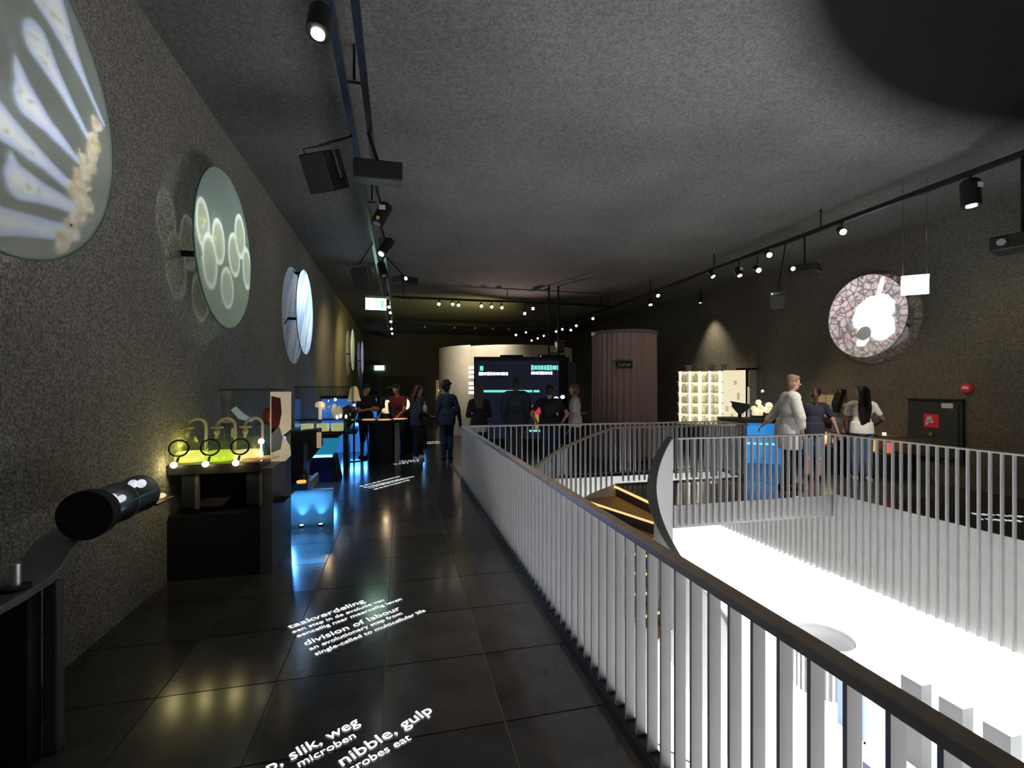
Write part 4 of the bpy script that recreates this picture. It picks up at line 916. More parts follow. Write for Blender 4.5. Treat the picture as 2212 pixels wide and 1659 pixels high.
for k, (xc, (nm, c, e)) in enumerate(zip((-1.80, -1.565, -1.335), LIQ)):
    lab = ('%s-liquid conical flask with a bent glass tube, %s of three on the table' % (nm, ('leftmost', 'middle', 'rightmost')[k]))
    f = thing('flask', lab, 'flask', (xc, 4.70, 0.986))
    prof = [(0.0, 0.001), (0.118, 0.001), (0.128, 0.02), (0.125, 0.06), (0.095, 0.13), (0.05, 0.19), (0.036, 0.22), (0.034, 0.30), (0.045, 0.31)]
    mb = MB(); mb.lathe(prof, 28); mb.build('vessel', M_FG, f, smooth=50)
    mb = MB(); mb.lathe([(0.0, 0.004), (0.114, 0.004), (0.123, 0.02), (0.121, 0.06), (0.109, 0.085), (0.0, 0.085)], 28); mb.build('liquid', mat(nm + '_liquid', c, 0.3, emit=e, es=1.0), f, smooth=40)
    mb = MB(); pts = [(0.10, 0.06, 0.03), (0.10, 0.06, 0.31)] + [(0.035 + 0.065 * cos(a * PI / 10), 0.06 * cos(a * PI / 20), 0.31 + 0.065 * sin(a * PI / 10)) for a in range(1, 10)] + [(-0.03, 0.0, 0.31), (-0.03, 0.0, 0.20)]
    mb.tube(pts, 0.013, 10); mb.build('bent_tube', mat('frosted_tube', (0.68, 0.58, 0.50), 0.25, coat=0.4), f, smooth=True)
    mb = MB(); mb.cyl((-0.02, -0.02, 0.29), (-0.02, -0.02, 0.305), 0.05, n=20); mb.ball((-0.02, -0.02, 0.26), (0.025, 0.025, 0.03)); mb.build('stopper', mat('stopper_tan', (0.5, 0.45, 0.3), 0.4), f, smooth=30)
    # magnifier in front, with its little lamp
    g = thing('magnifier', 'black-rimmed magnifier with a glowing lamp below, in front of the %s flask' % nm, 'magnifier', (xc - 0.005, Y0 - 0.02, 0.99))
    M = Matrix.Translation((0, 0, 0.14)) @ Matrix.Rotation(rad(18), 4, 'Z') @ Matrix.Rotation(rad(74), 4, 'X')
    mb = MB(); pts = [M @ Vector((0.068 * cos(2 * PI * i / 28), 0.068 * sin(2 * PI * i / 28), 0)) for i in range(29)]; mb.tube(pts, 0.008, 8, False); mb.build('rim', M_BLACK, g, smooth=True)
    mb = MB(); mb.lathe([(0.0, 0.004), (0.064, 0.0), (0.0, -0.004)], 28, M=M); mb.build('lens', M_GLASS, g, smooth=True)
    MB().tube([(-0.005, 0.01, 0.07), (-0.012, 0, 0.03), (-0.02, -0.015, 0.0)], 0.010, 8).build('handle', M_BLACK, g)
    MB().ball((-0.025, -0.03, 0.005), 0.026, 14, 10).build('bulb', emis('magnifier_bulb', (1.0, 0.83, 0.33), 22.0), g, smooth=True)
    lamp('POINT', (xc - 0.03, Y0 - 0.08, 0.985), 0.15, (1.0, 0.85, 0.5), 0.03, name='bulb_light')
lamp('SPOT', (-0.37, 4.0, 4.1), 26, (1.0, 0.86, 0.4), 0.05, (-1.5, 4.65, 1.05), 20, 0.8, name='spot_light')
lamp('POINT', (-1.86, 4.75, 1.12), 0.7, (1.0, 0.9, 0.15), 0.05, name='case_light')
glass_case((-1.40, 5.20, 0.995), 0, (0.56, 0.30, 0.62), 'large glass case behind the three flasks with reflections and specimens', M_STEEL)
MB_ = MB(); MB_.bb((-0.52, -0.2, 0), (0.27, 0.10, 0.99)); tag(MB_.build('case_plinth', M_NAVY, None, loc=(-1.38, 5.23, 0)), 'dark plinth under the glass case behind the flasks', 'plinth')
# cream side panel with a painted figure
t = thing('illustrated_panel', 'cream standing panel with a dark red and blue painted figure at the case end', 'panel', (-1.085, 4.86, 0.0))
pn = MB(); pn.prism([(-0.11, 0.935), (-0.11, 1.60), (0.07, 1.60), (0.07, 1.24), (0.0, 1.18), (0.06, 1.08), (0.07, 0.99), (0.02, 0.935)], 'y', 0.0, 0.02)
pn.build('board', mat('cream_board', (0.70, 0.62, 0.46), 0.7, emit=(1.0, 0.86, 0.6), es=0.22), t)
mb = MB(); mb.prism([(-0.10, 1.20), (-0.03, 1.28), (-0.01, 1.40), (-0.02, 1.54), (-0.10, 1.56)], 'y', -0.003, 0.0); mb.build('red_print', mat('maroon_print', (0.16, 0.02, 0.03), 0.7), t)
mb = MB(); mb.prism([(-0.10, 1.02), (-0.02, 1.05), (0.0, 1.16), (-0.03, 1.27), (-0.10, 1.24)], 'y', -0.003, 0.0); mb.build('blue_print', mat('blue_print', (0.25, 0.30, 0.40), 0.7), t)
# things in and around the case
def obj_small(name, mb, m, label, cat, loc, group=None, smooth=True):
    o = mb.build(name, m, None, smooth=smooth, loc=loc); return tag(o, label, cat, group)
obj_small('red_jar', MB().lathe([(0, 0), (0.04, 0), (0.05, 0.06), (0.045, 0.13), (0.02, 0.15), (0, 0.15)], 14), mat('dark_red_gloss', (0.35, 0.02, 0.03), 0.25), 'dark red rounded jar inside the large glass case', 'jar', (-1.30, 5.2, 1.28))
sh = MB(); sh.bb((-0.16, -0.1, 0.262), (0.14, 0.1, 0.27)); obj_small('glass_shelf', sh, M_GLASSG, 'small glass shelf inside the large case holding the red jar', 'shelf', (-1.24, 5.2, 1.008), smooth=False)
obj_small('lamp_disc', MB().cyl((0, 0, 0), (0, 0, 0.03), 0.045, n=20), emis('lamp_disc_glow', (1.0, 0.86, 0.62), 2.5), 'small bright lamp disc inside the large glass case', 'lamp', (-1.20, 5.16, 1.282))
obj_small('bell_jar', MB().lathe([(0.06, 0), (0.062, 0.10), (0.05, 0.16), (0.02, 0.19), (0, 0.195)], 20), mat('milky_glass', (0.45, 0.48, 0.44), 0.2, alpha=0.7), 'milky glass bell jar to the right of the amber flask', 'jar', (-1.32, 4.92, 0.987))
obj_small('green_bottle', MB().lathe([(0, 0), (0.035, 0), (0.04, 0.06), (0.025, 0.11), (0.018, 0.15), (0, 0.15)], 14), mat('blue_green_glass', (0.03, 0.10, 0.13), 0.15), 'small dark blue-green bottle at the right table corner', 'bottle', (-1.22, 4.75, 0.987))
obj_small('candle_lamp', MB().ball((0, 0, 0.17), 0.026).cyl((0, 0, 0), (0, 0, 0.15), 0.008), emis('candle_glow', (1.0, 0.85, 0.55), 6.0), 'thin stem lamp with a glowing round head at the table corner', 'lamp', (-1.21, 4.62, 0.987))
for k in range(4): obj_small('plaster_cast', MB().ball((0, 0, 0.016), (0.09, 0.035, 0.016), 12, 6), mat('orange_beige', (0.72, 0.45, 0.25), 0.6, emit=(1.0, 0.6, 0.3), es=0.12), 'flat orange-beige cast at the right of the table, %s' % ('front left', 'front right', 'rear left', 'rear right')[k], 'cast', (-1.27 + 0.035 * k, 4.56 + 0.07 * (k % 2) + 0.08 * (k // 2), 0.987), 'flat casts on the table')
sw = MB(); sw.tube([(-0.22, 0, 0.34), (-0.15, 0, 0.26), (-0.06, 0, 0.22), (0.0, 0, 0.25)], [0.03, 0.035, 0.02, 0.006], 10)
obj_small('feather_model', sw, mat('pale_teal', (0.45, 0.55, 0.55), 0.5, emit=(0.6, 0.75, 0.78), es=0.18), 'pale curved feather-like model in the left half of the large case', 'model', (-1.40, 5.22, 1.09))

# 3) slanted console with a low shelf
t = thing('console', 'dark angular console on a low black shelf between the flask table and the blue bench', 'console', (0, 6.2, 0))
MB().prism([(-1.42, 0.98), (-1.20, 1.10), (-0.98, 1.12), (-0.96, 0.90), (-1.10, 0.72), (-1.14, 0.50), (-1.36, 0.50), (-1.36, 0.80)], 'y', -0.02, 0.26).build('hood', mat('console_grey', (0.022, 0.022, 0.025), 0.6), t, bevel=0.01)
MB().bb((-1.88, -0.25, 0.42), (-1.06, 0.30, 0.50)).build('shelf', mat('tabletop_black', (0.016, 0.016, 0.02), 0.3), t, bevel=0.004)
MB().bb((-1.06, -0.25, 0.42), (-1.02, 0.30, 0.53)).build('shelf_end', M_ARM, t)
MB().bb((-1.14, -0.05, 0.44), (-1.10, 0.1, 0.95)).build('strut', M_STEEL, t)
MB().bb((-1.90, -0.1, 0.0), (-1.75, 0.3, 0.42)).build('wall_support', M_BLACKM, t)
mb = MB(); mb.box((0, 0, 0.09), (0.05, 0.03, 0.19)); obj_small('card_holder', mb, mat('beige_card', (0.75, 0.55, 0.36), 0.6, emit=(1.0, 0.7, 0.42), es=0.25), 'upright beige card clipped at the right edge of the angular console', 'card', (-0.965, 6.16, 0.90), smooth=False)
mb = MB(); mb.lathe([(0.0, 0), (0.05, 0), (0.055, 0.02), (0.05, 0.025), (0, 0.025)], 16); obj_small('ring_dish', mb, emis('amber_ring', (1.0, 0.55, 0.12), 0.9), 'small amber glowing dish on the low shelf of the console', 'dish', (-1.14, 6.02, 0.501))
mb = MB(); mb.tube([(0, 0, 0), (0.01, 0, 0.06), (0.04, 0.02, 0.12)], 0.014, 8); mb.tube([(0.07, 0, 0), (0.07, 0, 0.07), (0.05, 0.02, 0.12)], 0.014, 8); obj_small('binocular_stand', mb, M_BLACK, 'small black twin-tube eyepiece standing on the low shelf', 'eyepiece', (-1.18, 6.12, 0.501))
# 4) blue bench with plinth and its glass case of mushrooms
t = thing('blue_bench', 'blue-lit bench with a bright cyan edge strip and navy front', 'bench', (-1.33, 8.6, 0))
MB().bb((-0.24, 0, 0.0), (0.20, 0.55, 0.43)).build('front', mat('navy_front', (0.012, 0.022, 0.13), 0.4), t, bevel=0.005)
MB().bb((-0.24, -0.012, 0.43), (0.20, 0.01, 0.47)).build('led_strip', emis('cyan_led', (0.30, 0.80, 1.0), 2.2), t)
MB().prism([(-0.25, 0.47), (0.20, 0.47), (0.30, 0.75), (-0.12, 0.75)], 'y', 0.0, 0.5).build('lit_panel', mat('cyan_panel', (0.03, 0.30, 0.48), 0.5, emit=(0.02, 0.27, 0.46), es=0.55), t)
MB().prism([(0.20, 0.0), (0.31, 0.0), (0.22, 0.43), (0.20, 0.43)], 'y', 0.0, 0.5).build('side_foot', M_BLACKM, t)
MB().bb((-0.12, -0.1, 0.77), (0.30, 0.55, 0.84)).build('top_slab', M_BLACKM, t)
MB().bb((-0.56, 0.0, 0.0), (-0.24, 0.55, 0.84)).build('wall_support', M_BLACKM, t)
lamp('AREA', (-1.25, 8.45, 0.55), 7, (0.08, 0.40, 1.0), 0.4, (-1.0, 7.2, 0.0), sy=0.06, name='blue_light')
glass_case((-1.28, 8.85, 0.845), 0, (0.92, 0.45, 0.80), 'dark glass case holding mushroom models above three yellow-lit jars')
for k, xx in enumerate((-1.58, -1.32, -1.08)):
    obj_small('petri_jar', MB().lathe([(0, 0), (0.10, 0), (0.105, 0.02), (0.105, 0.12), (0.11, 0.13), (0, 0.135)], 20), mat('yellow_lit_jar', (0.5, 0.52, 0.25), 0.3, emit=(0.85, 0.88, 0.42), es=0.42), 'round yellow-lit jar at the bottom of the mushroom case, %s' % ('left', 'middle', 'right')[k], 'jar', (xx, 8.85, 0.862), 'three yellow-lit jars')
sh = MB(); sh.bb((-0.44, -0.2, 0), (0.44, 0.2, 0.012)); obj_small('case_shelf', sh, M_BLACKM, 'black shelf above the three yellow-lit jars', 'shelf', (-1.28, 8.85, 1.06), smooth=False)
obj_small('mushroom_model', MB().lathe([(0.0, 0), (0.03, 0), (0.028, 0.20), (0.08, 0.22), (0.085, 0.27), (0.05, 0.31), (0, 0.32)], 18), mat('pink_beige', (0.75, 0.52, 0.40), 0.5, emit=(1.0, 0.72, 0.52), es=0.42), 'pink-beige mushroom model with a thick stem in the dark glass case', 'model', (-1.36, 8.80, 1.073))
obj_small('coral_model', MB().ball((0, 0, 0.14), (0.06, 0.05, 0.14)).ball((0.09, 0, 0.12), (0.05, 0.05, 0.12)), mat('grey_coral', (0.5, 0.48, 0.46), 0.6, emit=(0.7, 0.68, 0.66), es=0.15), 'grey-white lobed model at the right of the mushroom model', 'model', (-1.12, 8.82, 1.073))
for k, (xx, zz) in enumerate(((-1.07, 0), (-1.01, 0.02), (-0.92, 0.01))): obj_small('glow_bulb', MB().ball((0, 0, 0.035), (0.022, 0.022, 0.035)), emis('warm_glow_bulb', (1.0, 0.80, 0.5), 2.4), 'small warm glowing bulb at the foot of the lobed model, %s' % ('left', 'middle', 'right')[k], 'lamp', (xx, 8.74, 1.073 + zz), 'warm glow bulbs')
lamp('POINT', (-1.2, 8.62, 1.4), 1.6, WARM, 0.03, name='case_light')
# 5) second console with bell jar, farther along the wall
t = thing('console', 'dark pointed console on a black shelf beyond the mushroom case', 'console', (0, 10.2, 0))
MB().prism([(-1.30, 1.12), (-1.02, 1.28), (-0.86, 1.12), (-0.92, 0.95), (-1.02, 0.78), (-1.14, 0.78), (-1.12, 0.96)], 'y', 0.0, 0.28).build('hood', mat('console_grey', (0.022, 0.022, 0.025), 0.6), t, bevel=0.01)
MB().bb((-1.88, -0.2, 0.68), (-0.86, 0.3, 0.77)).build('shelf', mat('tabletop_black', (0.016, 0.016, 0.02), 0.3), t, bevel=0.004)
MB().bb((-1.12, -0.1, 0.0), (-1.02, 0.25, 0.68)).build('leg', mat('brown_leg', (0.10, 0.07, 0.055), 0.5), t)
t = thing('dome_lamp', 'beige glowing bell-shaped dome on a stem beside the crossed-arms visitor', 'dome', (-0.98, 10.9, 0.0))
MB().lathe([(0.0, 1.66), (0.05, 1.655), (0.09, 1.58), (0.11, 1.45), (0.15, 1.34), (0.14, 1.33), (0.0, 1.335)], 24).build('dome', mat('beige_dome', (0.55, 0.43, 0.26), 0.4, emit=(1.0, 0.75, 0.4), es=0.22), t, smooth=50)
MB().ball((0, -0.02, 1.24), 0.03).build('bulb', emis('warm_glow_bulb', (1.0, 0.80, 0.5), 2.4), t, smooth=True)
MB().cyl((0, 0, 0), (0, 0, 1.34), 0.02, n=10).build('stem', M_BLACK, t); MB().cyl((0, 0, 0), (0, 0, 0.02), 0.14, n=24).build('foot', M_BLACK, t)
t = thing('blue_wall_unit', 'tall bright blue lit unit with a pale band behind the round table', 'wall unit', (-1.30, 12.4, 0))
MB().bb((-0.58, 0, 0), (0.72, 0.4, 1.35)).build('body', mat('blue_unit', (0.02, 0.13, 0.42), 0.45, emit=(0.05, 0.24, 0.85), es=0.55), t, bevel=0.01)
MB().bb((0.0, -0.012, 0.66), (0.72, 0.0, 0.74)).build('band', emis('pale_blue_band', (0.25, 0.6, 1.0), 1.3), t)
MB().bb((-0.58, -0.2, 1.35), (0.72, 0.4, 1.42)).build('top', M_BLACKM, t)
lamp('AREA', (-1.0, 12.2, 0.4), 10, (0.08, 0.36, 1.0), 0.8, (-0.7, 10.8, 0.0), sy=0.1, name='blue_light')
t = thing('blue_bench', 'small cyan-edged bench right behind the round table, by the navy visitor', 'bench', (0.42, 12.8, 0))
MB().bb((-0.28, 0, 0), (0.3, 0.5, 0.80)).build('front', M_BLACKM, t); MB().bb((-0.28, -0.01, 0.72), (0.22, 0.0, 0.88)).build('led_strip', emis('cyan_led', (0.30, 0.80, 1.0), 2.2), t); MB().bb((-0.3, -0.01, 0.0), (-0.27, 0.0, 0.72)).build('edge_light', emis('cyan_edge', (0.1, 0.6, 0.75), 0.9), t)
lamp('AREA', (0.4, 12.7, 0.35), 5, (0.1, 0.38, 1.0), 0.5, (0.3, 11.0, 0.0), sy=0.1, name='blue_light')
# blue light spilling from under the flask case onto the floor (lamps under the case plinth and wall)
t = thing('light_panel', 'blue-lit low panel below the angular console shelf, washed by two floor lamps', 'panel', (0, 6.0, 0))
MB().bb((-1.88, 0.0, 0.0), (-0.78, 0.06, 0.415)).build('panel', mat('pale_blue_grey', (0.30, 0.42, 0.50), 0.45), t)
for x_ in (-1.12, -0.91):
    g = MB(); g.cyl((x_, -0.07, 0.0), (x_, -0.07, 0.018), 0.03, n=16); u_ = g.build('floor_uplight', M_BLACK, t)
    g = MB(); g.cyl((x_, -0.07, 0.018), (x_, -0.07, 0.022), 0.022, n=16); g.build('lens', emis('blue_lens', (0.3, 0.7, 1.0), 4.0), u_)
    lamp('SPOT', (x_, 5.925, 0.03), 6.0, (0.14, 0.50, 1.0), 0.01, (x_, 5.99, 0.30), 60, 0.9, name='blue_light')
lamp('AREA', (-1.2, 5.86, 0.40), 2.6, (0.10, 0.45, 1.0), 0.7, (-1.2, 5.90, 0.0), sy=0.06, name='blue_light')
lamp('SPOT', (-1.24, 5.88, 0.39), 70, (0.09, 0.38, 1.0), 0.01, (-0.85, 4.5, 0.0), 90, 0.6, name='blue_light')
# 6) round table with domes
t = thing('round_table', 'round black table on a drum pedestal with the dark-shirted visitor leaning by it', 'table', (-0.36, 10.4, 0))
mb = MB(); mb.cyl((0, 0, 0.90), (0, 0, 0.96), 0.545, n=48); mb.build('tabletop', mat('tabletop_black', (0.016, 0.016, 0.02), 0.3), t, smooth=True)
mb = MB(); mb.cyl((0, 0, 0.0), (0, 0, 0.90), 0.29, n=36); mb.build('pedestal', M_NAVY, t, smooth=True)
MB().bb((0.26, -0.20, 0.02), (0.36, -0.10, 0.88)).build('pale_panel', mat('pale_metal', (0.65, 0.62, 0.58), 0.35), t)
for k, (xx, yy) in enumerate(((-0.26, -0.33), (0.06, -0.42), (0.36, -0.24))):
    o = thing('tray', 'round warm-lit tray near the edge of the round table, %s' % ('left', 'middle', 'right')[k], 'tray', (-0.36 + xx, 10.4 + yy, 0.961), 0, 'warm trays on the round table')
    mb = MB(); mb.lathe([(0, 0), (0.13, 0), (0.135, 0.012), (0.12, 0.016), (0, 0.014)], 28); mb.build('dish', mat('warm_tray', (0.7, 0.42, 0.18), 0.5, emit=(1.0, 0.58, 0.22), es=0.55), o, smooth=40)
for nm, lx, ly, lab in (('glass_dome', -0.28, 10.62, 'tall glass dome with a pale plant specimen in the middle of the round table'), ('glass_dome', 0.17, 11.9, 'bright-lit glass dome behind the round table beside the red shirts')):
    g = thing(nm, lab, 'dome', (lx, ly, 0.962 if ly < 11 else 0.95))
    mb = MB(); mb.lathe([(0.13, 0), (0.13, 0.34), (0.11, 0.42), (0.06, 0.47), (0, 0.485)], 28); mb.build('cover', M_GLASS, g, smooth=True)
    mb = MB(); mb.cyl((0, 0, 0.0), (0, 0, 0.10), 0.125, n=28); mb.build('base', M_BLACKM, g, smooth=True)
    if ly < 11:
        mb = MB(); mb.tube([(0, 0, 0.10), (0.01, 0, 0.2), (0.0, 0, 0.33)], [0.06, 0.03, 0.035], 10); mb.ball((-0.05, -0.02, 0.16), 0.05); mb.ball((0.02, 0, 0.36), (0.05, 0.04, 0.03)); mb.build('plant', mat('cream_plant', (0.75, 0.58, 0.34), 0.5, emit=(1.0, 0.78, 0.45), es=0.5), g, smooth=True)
    else:
        mb = MB(); mb.ball((0, 0, 0.26), (0.08, 0.08, 0.13)); mb.build('lamp_glow', emis('dome_glow', (1.0, 0.80, 0.5), 1.3), g, smooth=True)
lamp('POINT', (-0.28, 10.5, 1.36), 2.5, WARM, 0.03, name='case_light')
t = thing('round_table', 'second dark round table behind, carrying the bright-lit dome', 'table', (0.17, 11.95, 0))
mb = MB(); mb.cyl((0, 0, 0.89), (0, 0, 0.948), 0.40, n=40); mb.build('tabletop', mat('tabletop_black', (0.016, 0.016, 0.02), 0.3), t, smooth=True)
mb = MB(); mb.cyl((0, 0, 0), (0, 0, 0.89), 0.2, n=30); mb.build('pedestal', M_BLACKM, t, smooth=True)
# far back wall: niche, doors, plates
t = thing('wall_niche', 'small warm-lit niche with white objects low on the dark back wall', 'niche', (4.0 - 1.55, 25.9, 0.9))
MB().bb((-0.5, 0.0, 0.0), (0.5, 0.09, 1.1)).build('back_panel', mat('niche_brown', (0.35, 0.22, 0.13), 0.7, emit=(1.0, 0.6, 0.32), es=0.12), t)
mb = MB()
for q in range(6): mb.ball((random.uniform(-.35, .35), -0.03, 0.25 + random.uniform(0, .4)), random.uniform(.05, .10), 10, 6)
mb.build('objects', emis('niche_white', (1.0, 0.93, 0.85), 0.9), t, smooth=True)
t = thing('wall_plate', 'grey lettered plate above the warm niche on the back wall', 'sign', (2.5, 25.96, 2.55)); MB().bb((-0.45, -0.04, 0), (0.45, 0.0, 0.5)).build('board', mat('plate_dark', (0.05, 0.045, 0.045), 0.6), t)
mb = MB(); 
for z_ in (0.12, 0.36): mb.bb((-0.36, -0.046, z_), (0.30, -0.04, z_ + 0.06))
mb.build('lettering', mat('plate_grey', (0.3, 0.3, 0.3), 0.6), t)
d = struct(MB().bb((-0.9, 25.93, 0.0), (1.3, 25.99, 2.2)).build('door_1', mat('door_black', (0.012, 0.012, 0.012), 0.5)))
MB().bb((-0.7, 25.90, 1.55), (0.0, 25.93, 1.66)).build('door_sign', mat('plate_grey', (0.3, 0.3, 0.3), 0.6), d)

# ------------------------------------------------------------------ white words projected on the floor
def floor_line(name, body, a, b, label, size, group=None, anchor='both', z=0.004, bold=0.006, parent=None):
    a, b = Vector(a), Vector(b); me = text_mesh(body, 1.0, M_WTEXT, 0.0005, bold=bold)
    x0, x1 = min(v.co.x for v in me.vertices), max(v.co.x for v in me.vertices); L = (b - a).length
    sx = L / (x1 - x0)
    for v in me.vertices: v.co.x = (v.co.x - x0) * sx; v.co.y *= size
    o = bpy.data.objects.new(name, me); COL.objects.link(o); o.rotation_euler = (0, 0, math.atan2(b.y - a.y, b.x - a.x)); o.location = (a.x, a.y, z)
    if parent: o.parent = parent
    return o
T = thing('floor_text', 'white projected floor words beginning taakverdeling, division of labour', 'floor text')
for body, a, b, sz in (('taakverdeling', (-0.727, 3.443), (-0.253, 3.739), 0.088), ('een stap in de evolutie van', (-0.691, 3.377), (-0.112, 3.725), 0.058), ('eencellig naar meercellig leven', (-0.65, 3.313), (0.021, 3.713), 0.058),
                       ('division of labour', (-0.58, 3.198), (0.012, 3.553), 0.088), ('an evolutionary step from', (-0.541, 3.132), (0.024, 3.478), 0.058), ('single-celled to multicellular life', (-0.497, 3.065), (0.188, 3.482), 0.058)):
    floor_line('text_line', body, a, b, '', sz, parent=T)
T = thing('floor_text', 'white projected floor words at the bottom edge, hap slik weg and nibble gulp', 'floor text')
floor_line('text_line', 'hap, slik, weg', (-0.463 - 0.155, 2.23 - 0.092), (-0.186, 2.394), '', 0.092, parent=T, bold=0.008)
floor_line('text_line', 'microben', (-0.421, 2.181), (-0.197, 2.306), '', 0.064, parent=T)
floor_line('text_line', 'nibble, gulp', (-0.24, 2.143), (0.167, 2.398), '', 0.092, parent=T, bold=0.008)
floor_line('text_line', 'microbes eat', (-0.16 - 0.10, 2.119 - 0.053), (0.055, 2.233), '', 0.064, parent=T)
def dash_lines(lines, label, hgt):
    T = thing('floor_text', label, 'floor text')
    for a, b in lines:
        a, b = Vector(a), Vector(b); L = (b - a).length; mb = MB(); x = 0
        while x < L - 0.02:
            wl = min(random.uniform(0.04, 0.10), L - x); k = int(wl / 0.018)
            for q in range(k): mb.box((x + 0.018 * q + 0.006, hgt / 2 + (0.15 * hgt if random.random() < 0.3 else 0), 0), (0.012, hgt * random.uniform(0.6, 0.95), 0.001))
            x += wl + 0.02
        o = mb.build('text_line', mat('white_projected_text_dim', (0.02, 0.02, 0.02), 0.6, emit=(0.80, 0.88, 0.88), es=0.75), T); o.location = (a.x, a.y, 0.003); o.rotation_euler = (0, 0, math.atan2(b.y - a.y, b.x - a.x))
dash_lines([((-0.596, 8.06), (0.045, 8.824)), ((-0.535, 7.955), (0.125, 8.60)), ((-0.447, 7.90), (0.283, 8.75)), ((-0.36, 7.773), (0.20, 8.43))], 'four small white text lines projected on the floor halfway down the corridor', 0.075)
dash_lines([((-0.20, 10.52), (0.47, 10.70)), ((-0.15, 10.35), (0.45, 10.52)), ((-0.10, 10.2), (0.2, 10.28))], 'small white text lines projected on the floor by the sneakers', 0.09)
dash_lines([((0.70, 13.95), (1.2, 14.1)), ((0.74, 13.6), (1.2, 13.74))], 'farthest small white text patch on the corridor floor', 0.14)
for (x, y, l) in ((7.7, 4.2, 'blue-white text patch on the dark floor behind the right railing, nearer one'), (8.0, 3.7, 'blue-white text patch on the dark floor at the right edge')):
    pass
dash_lines([((7.2, 4.45), (7.75, 4.15)), ((7.0, 4.25), (7.6, 3.95)), ((7.4, 3.95), (7.9, 3.62)), ((7.2, 3.75), (7.75, 3.45))], 'blue-white text lines on the dark floor behind the right railing', 0.10)

# ------------------------------------------------------------------ ground floor hall furniture (seen through the void)
t = thing('drum_desk', 'white slatted round desk on the bright ground floor', 'desk', (8.35, 7.75, -4.6))
mb = MB(); mb.lathe([(0.55, 1.10), (0.60, 1.10), (0.60, 1.18), (0.55, 1.18), (0.55, 0.2), (0.53, 0.2), (0.53, 1.12)], 40); mb.build('rim', mat('grey_inner', (0.30, 0.30, 0.31), 0.6), t, smooth=40)
sm = MB().box((0, 0, 0.55), (0.03, 0.03, 1.1)).mesh('slat', M_WHITE)
for k in range(36): inst('slat', sm, t, (0.585 * cos(2 * PI * k / 36), 0.585 * sin(2 * PI * k / 36), 0), (0, 0, 2 * PI * k / 36))
M_KI = mat('kiosk_grey', (0.10, 0.105, 0.11), 0.5)
km = MB().box((0, 0, 0.70), (0.22, 0.32, 1.4)).mesh('body', M_KI)
for k, lab in enumerate(('grey ticket gate post with red dot on the bright ground floor, farthest of three', 'grey ticket gate post with red dot, middle of the three below', 'grey ticket gate post nearest the handrail at the right corner')):
    t = thing('gate_post', lab, 'gate', (8.34, 5.98 - 0.57 * k, -4.6))
    inst('body', km, t)
    MB().box((-0.113, -0.10, 1.10), (0.006, 0.05, 0.05)).build('red_light', mat('red_dot', (0.6, 0.05, 0.1), 0.5, emit=(1.0, 0.15, 0.25), es=0.8), t) if k < 2 else None
    MB().box((0, 0, 1.405), (0.24, 0.34, 0.012)).build('top_plate', mat('grey_top', (0.35, 0.34, 0.33), 0.5), t)
t = thing('leaflet_stand', 'pale blue leaflet stand on the bright ground floor by the gate posts', 'stand', (7.9, 6.75, -4.6)); MB().box((0, 0, 0.55), (0.05, 0.5, 1.1)).build('board', mat('pale_blue', (0.25, 0.33, 0.5), 0.6), t); MB().box((0, 0, 0.02), (0.4, 0.5, 0.04)).build('foot', M_WHITE, t)
t = thing('leaflet_box', 'purple printed box seen between the near railing slats', 'box', (6.35, 4.85, -4.6)); MB().box((0, 0, 0.6), (0.5, 0.4, 1.2)).build('body', mat('purple_print', (0.16, 0.10, 0.24), 0.6), t); MB().box((0, 0, 1.21), (0.54, 0.44, 0.03)).build('lid', M_WHITE, t)
t = thing('hall_bench', 'dark and tan display cabinet glimpsed through the near slats below', 'cabinet', (3.6, 3.9, -4.6)); MB().box((0, 0, 0.9), (0.5, 1.2, 0.5)).build('tan_front', mat('tan_front', (0.25, 0.16, 0.08), 0.6), t); MB().box((0, 0, 1.4), (0.5, 1.2, 0.5)).build('dark_top', mat('dark_front', (0.03, 0.03, 0.035), 0.6), t); MB().box((0, 0, 0.32), (0.5, 1.2, 0.63)).build('base', M_WHITE, t)
# ------------------------------------------------------------------ people
def capsule(mb, a, ra, b, rb, n=12, m=4):
    a, b = Vector(a), Vector(b); d = (b - a); q = d.to_track_quat('Z', 'Y') if d.length > 1e-6 else Vector((0, 0, 1)).to_track_quat('Z', 'Y')
    prof = [(a, ra, -PI / 2 + PI / 2 * i / m) for i in range(m + 1)] + [(b, rb, PI / 2 * i / m) for i in range(m + 1)]
    vs = []; fs = []
    for (c, r_, ph) in prof:
        for j in range(n):
            t = 2 * PI * j / n; vs.append(c + q @ Vector((max(r_ * cos(ph), 1e-4) * cos(t), max(r_ * cos(ph), 1e-4) * sin(t), r_ * sin(ph))))
    k = len(prof)
    fs = [(i * n + j, i * n + (j + 1) % n, (i + 1) * n + (j + 1) % n, (i + 1) * n + j) for i in range(k - 1) for j in range(n)]
    fs += [tuple(range(n - 1, -1, -1)), tuple(range((k - 1) * n, k * n))]
    mb.add(vs, fs)
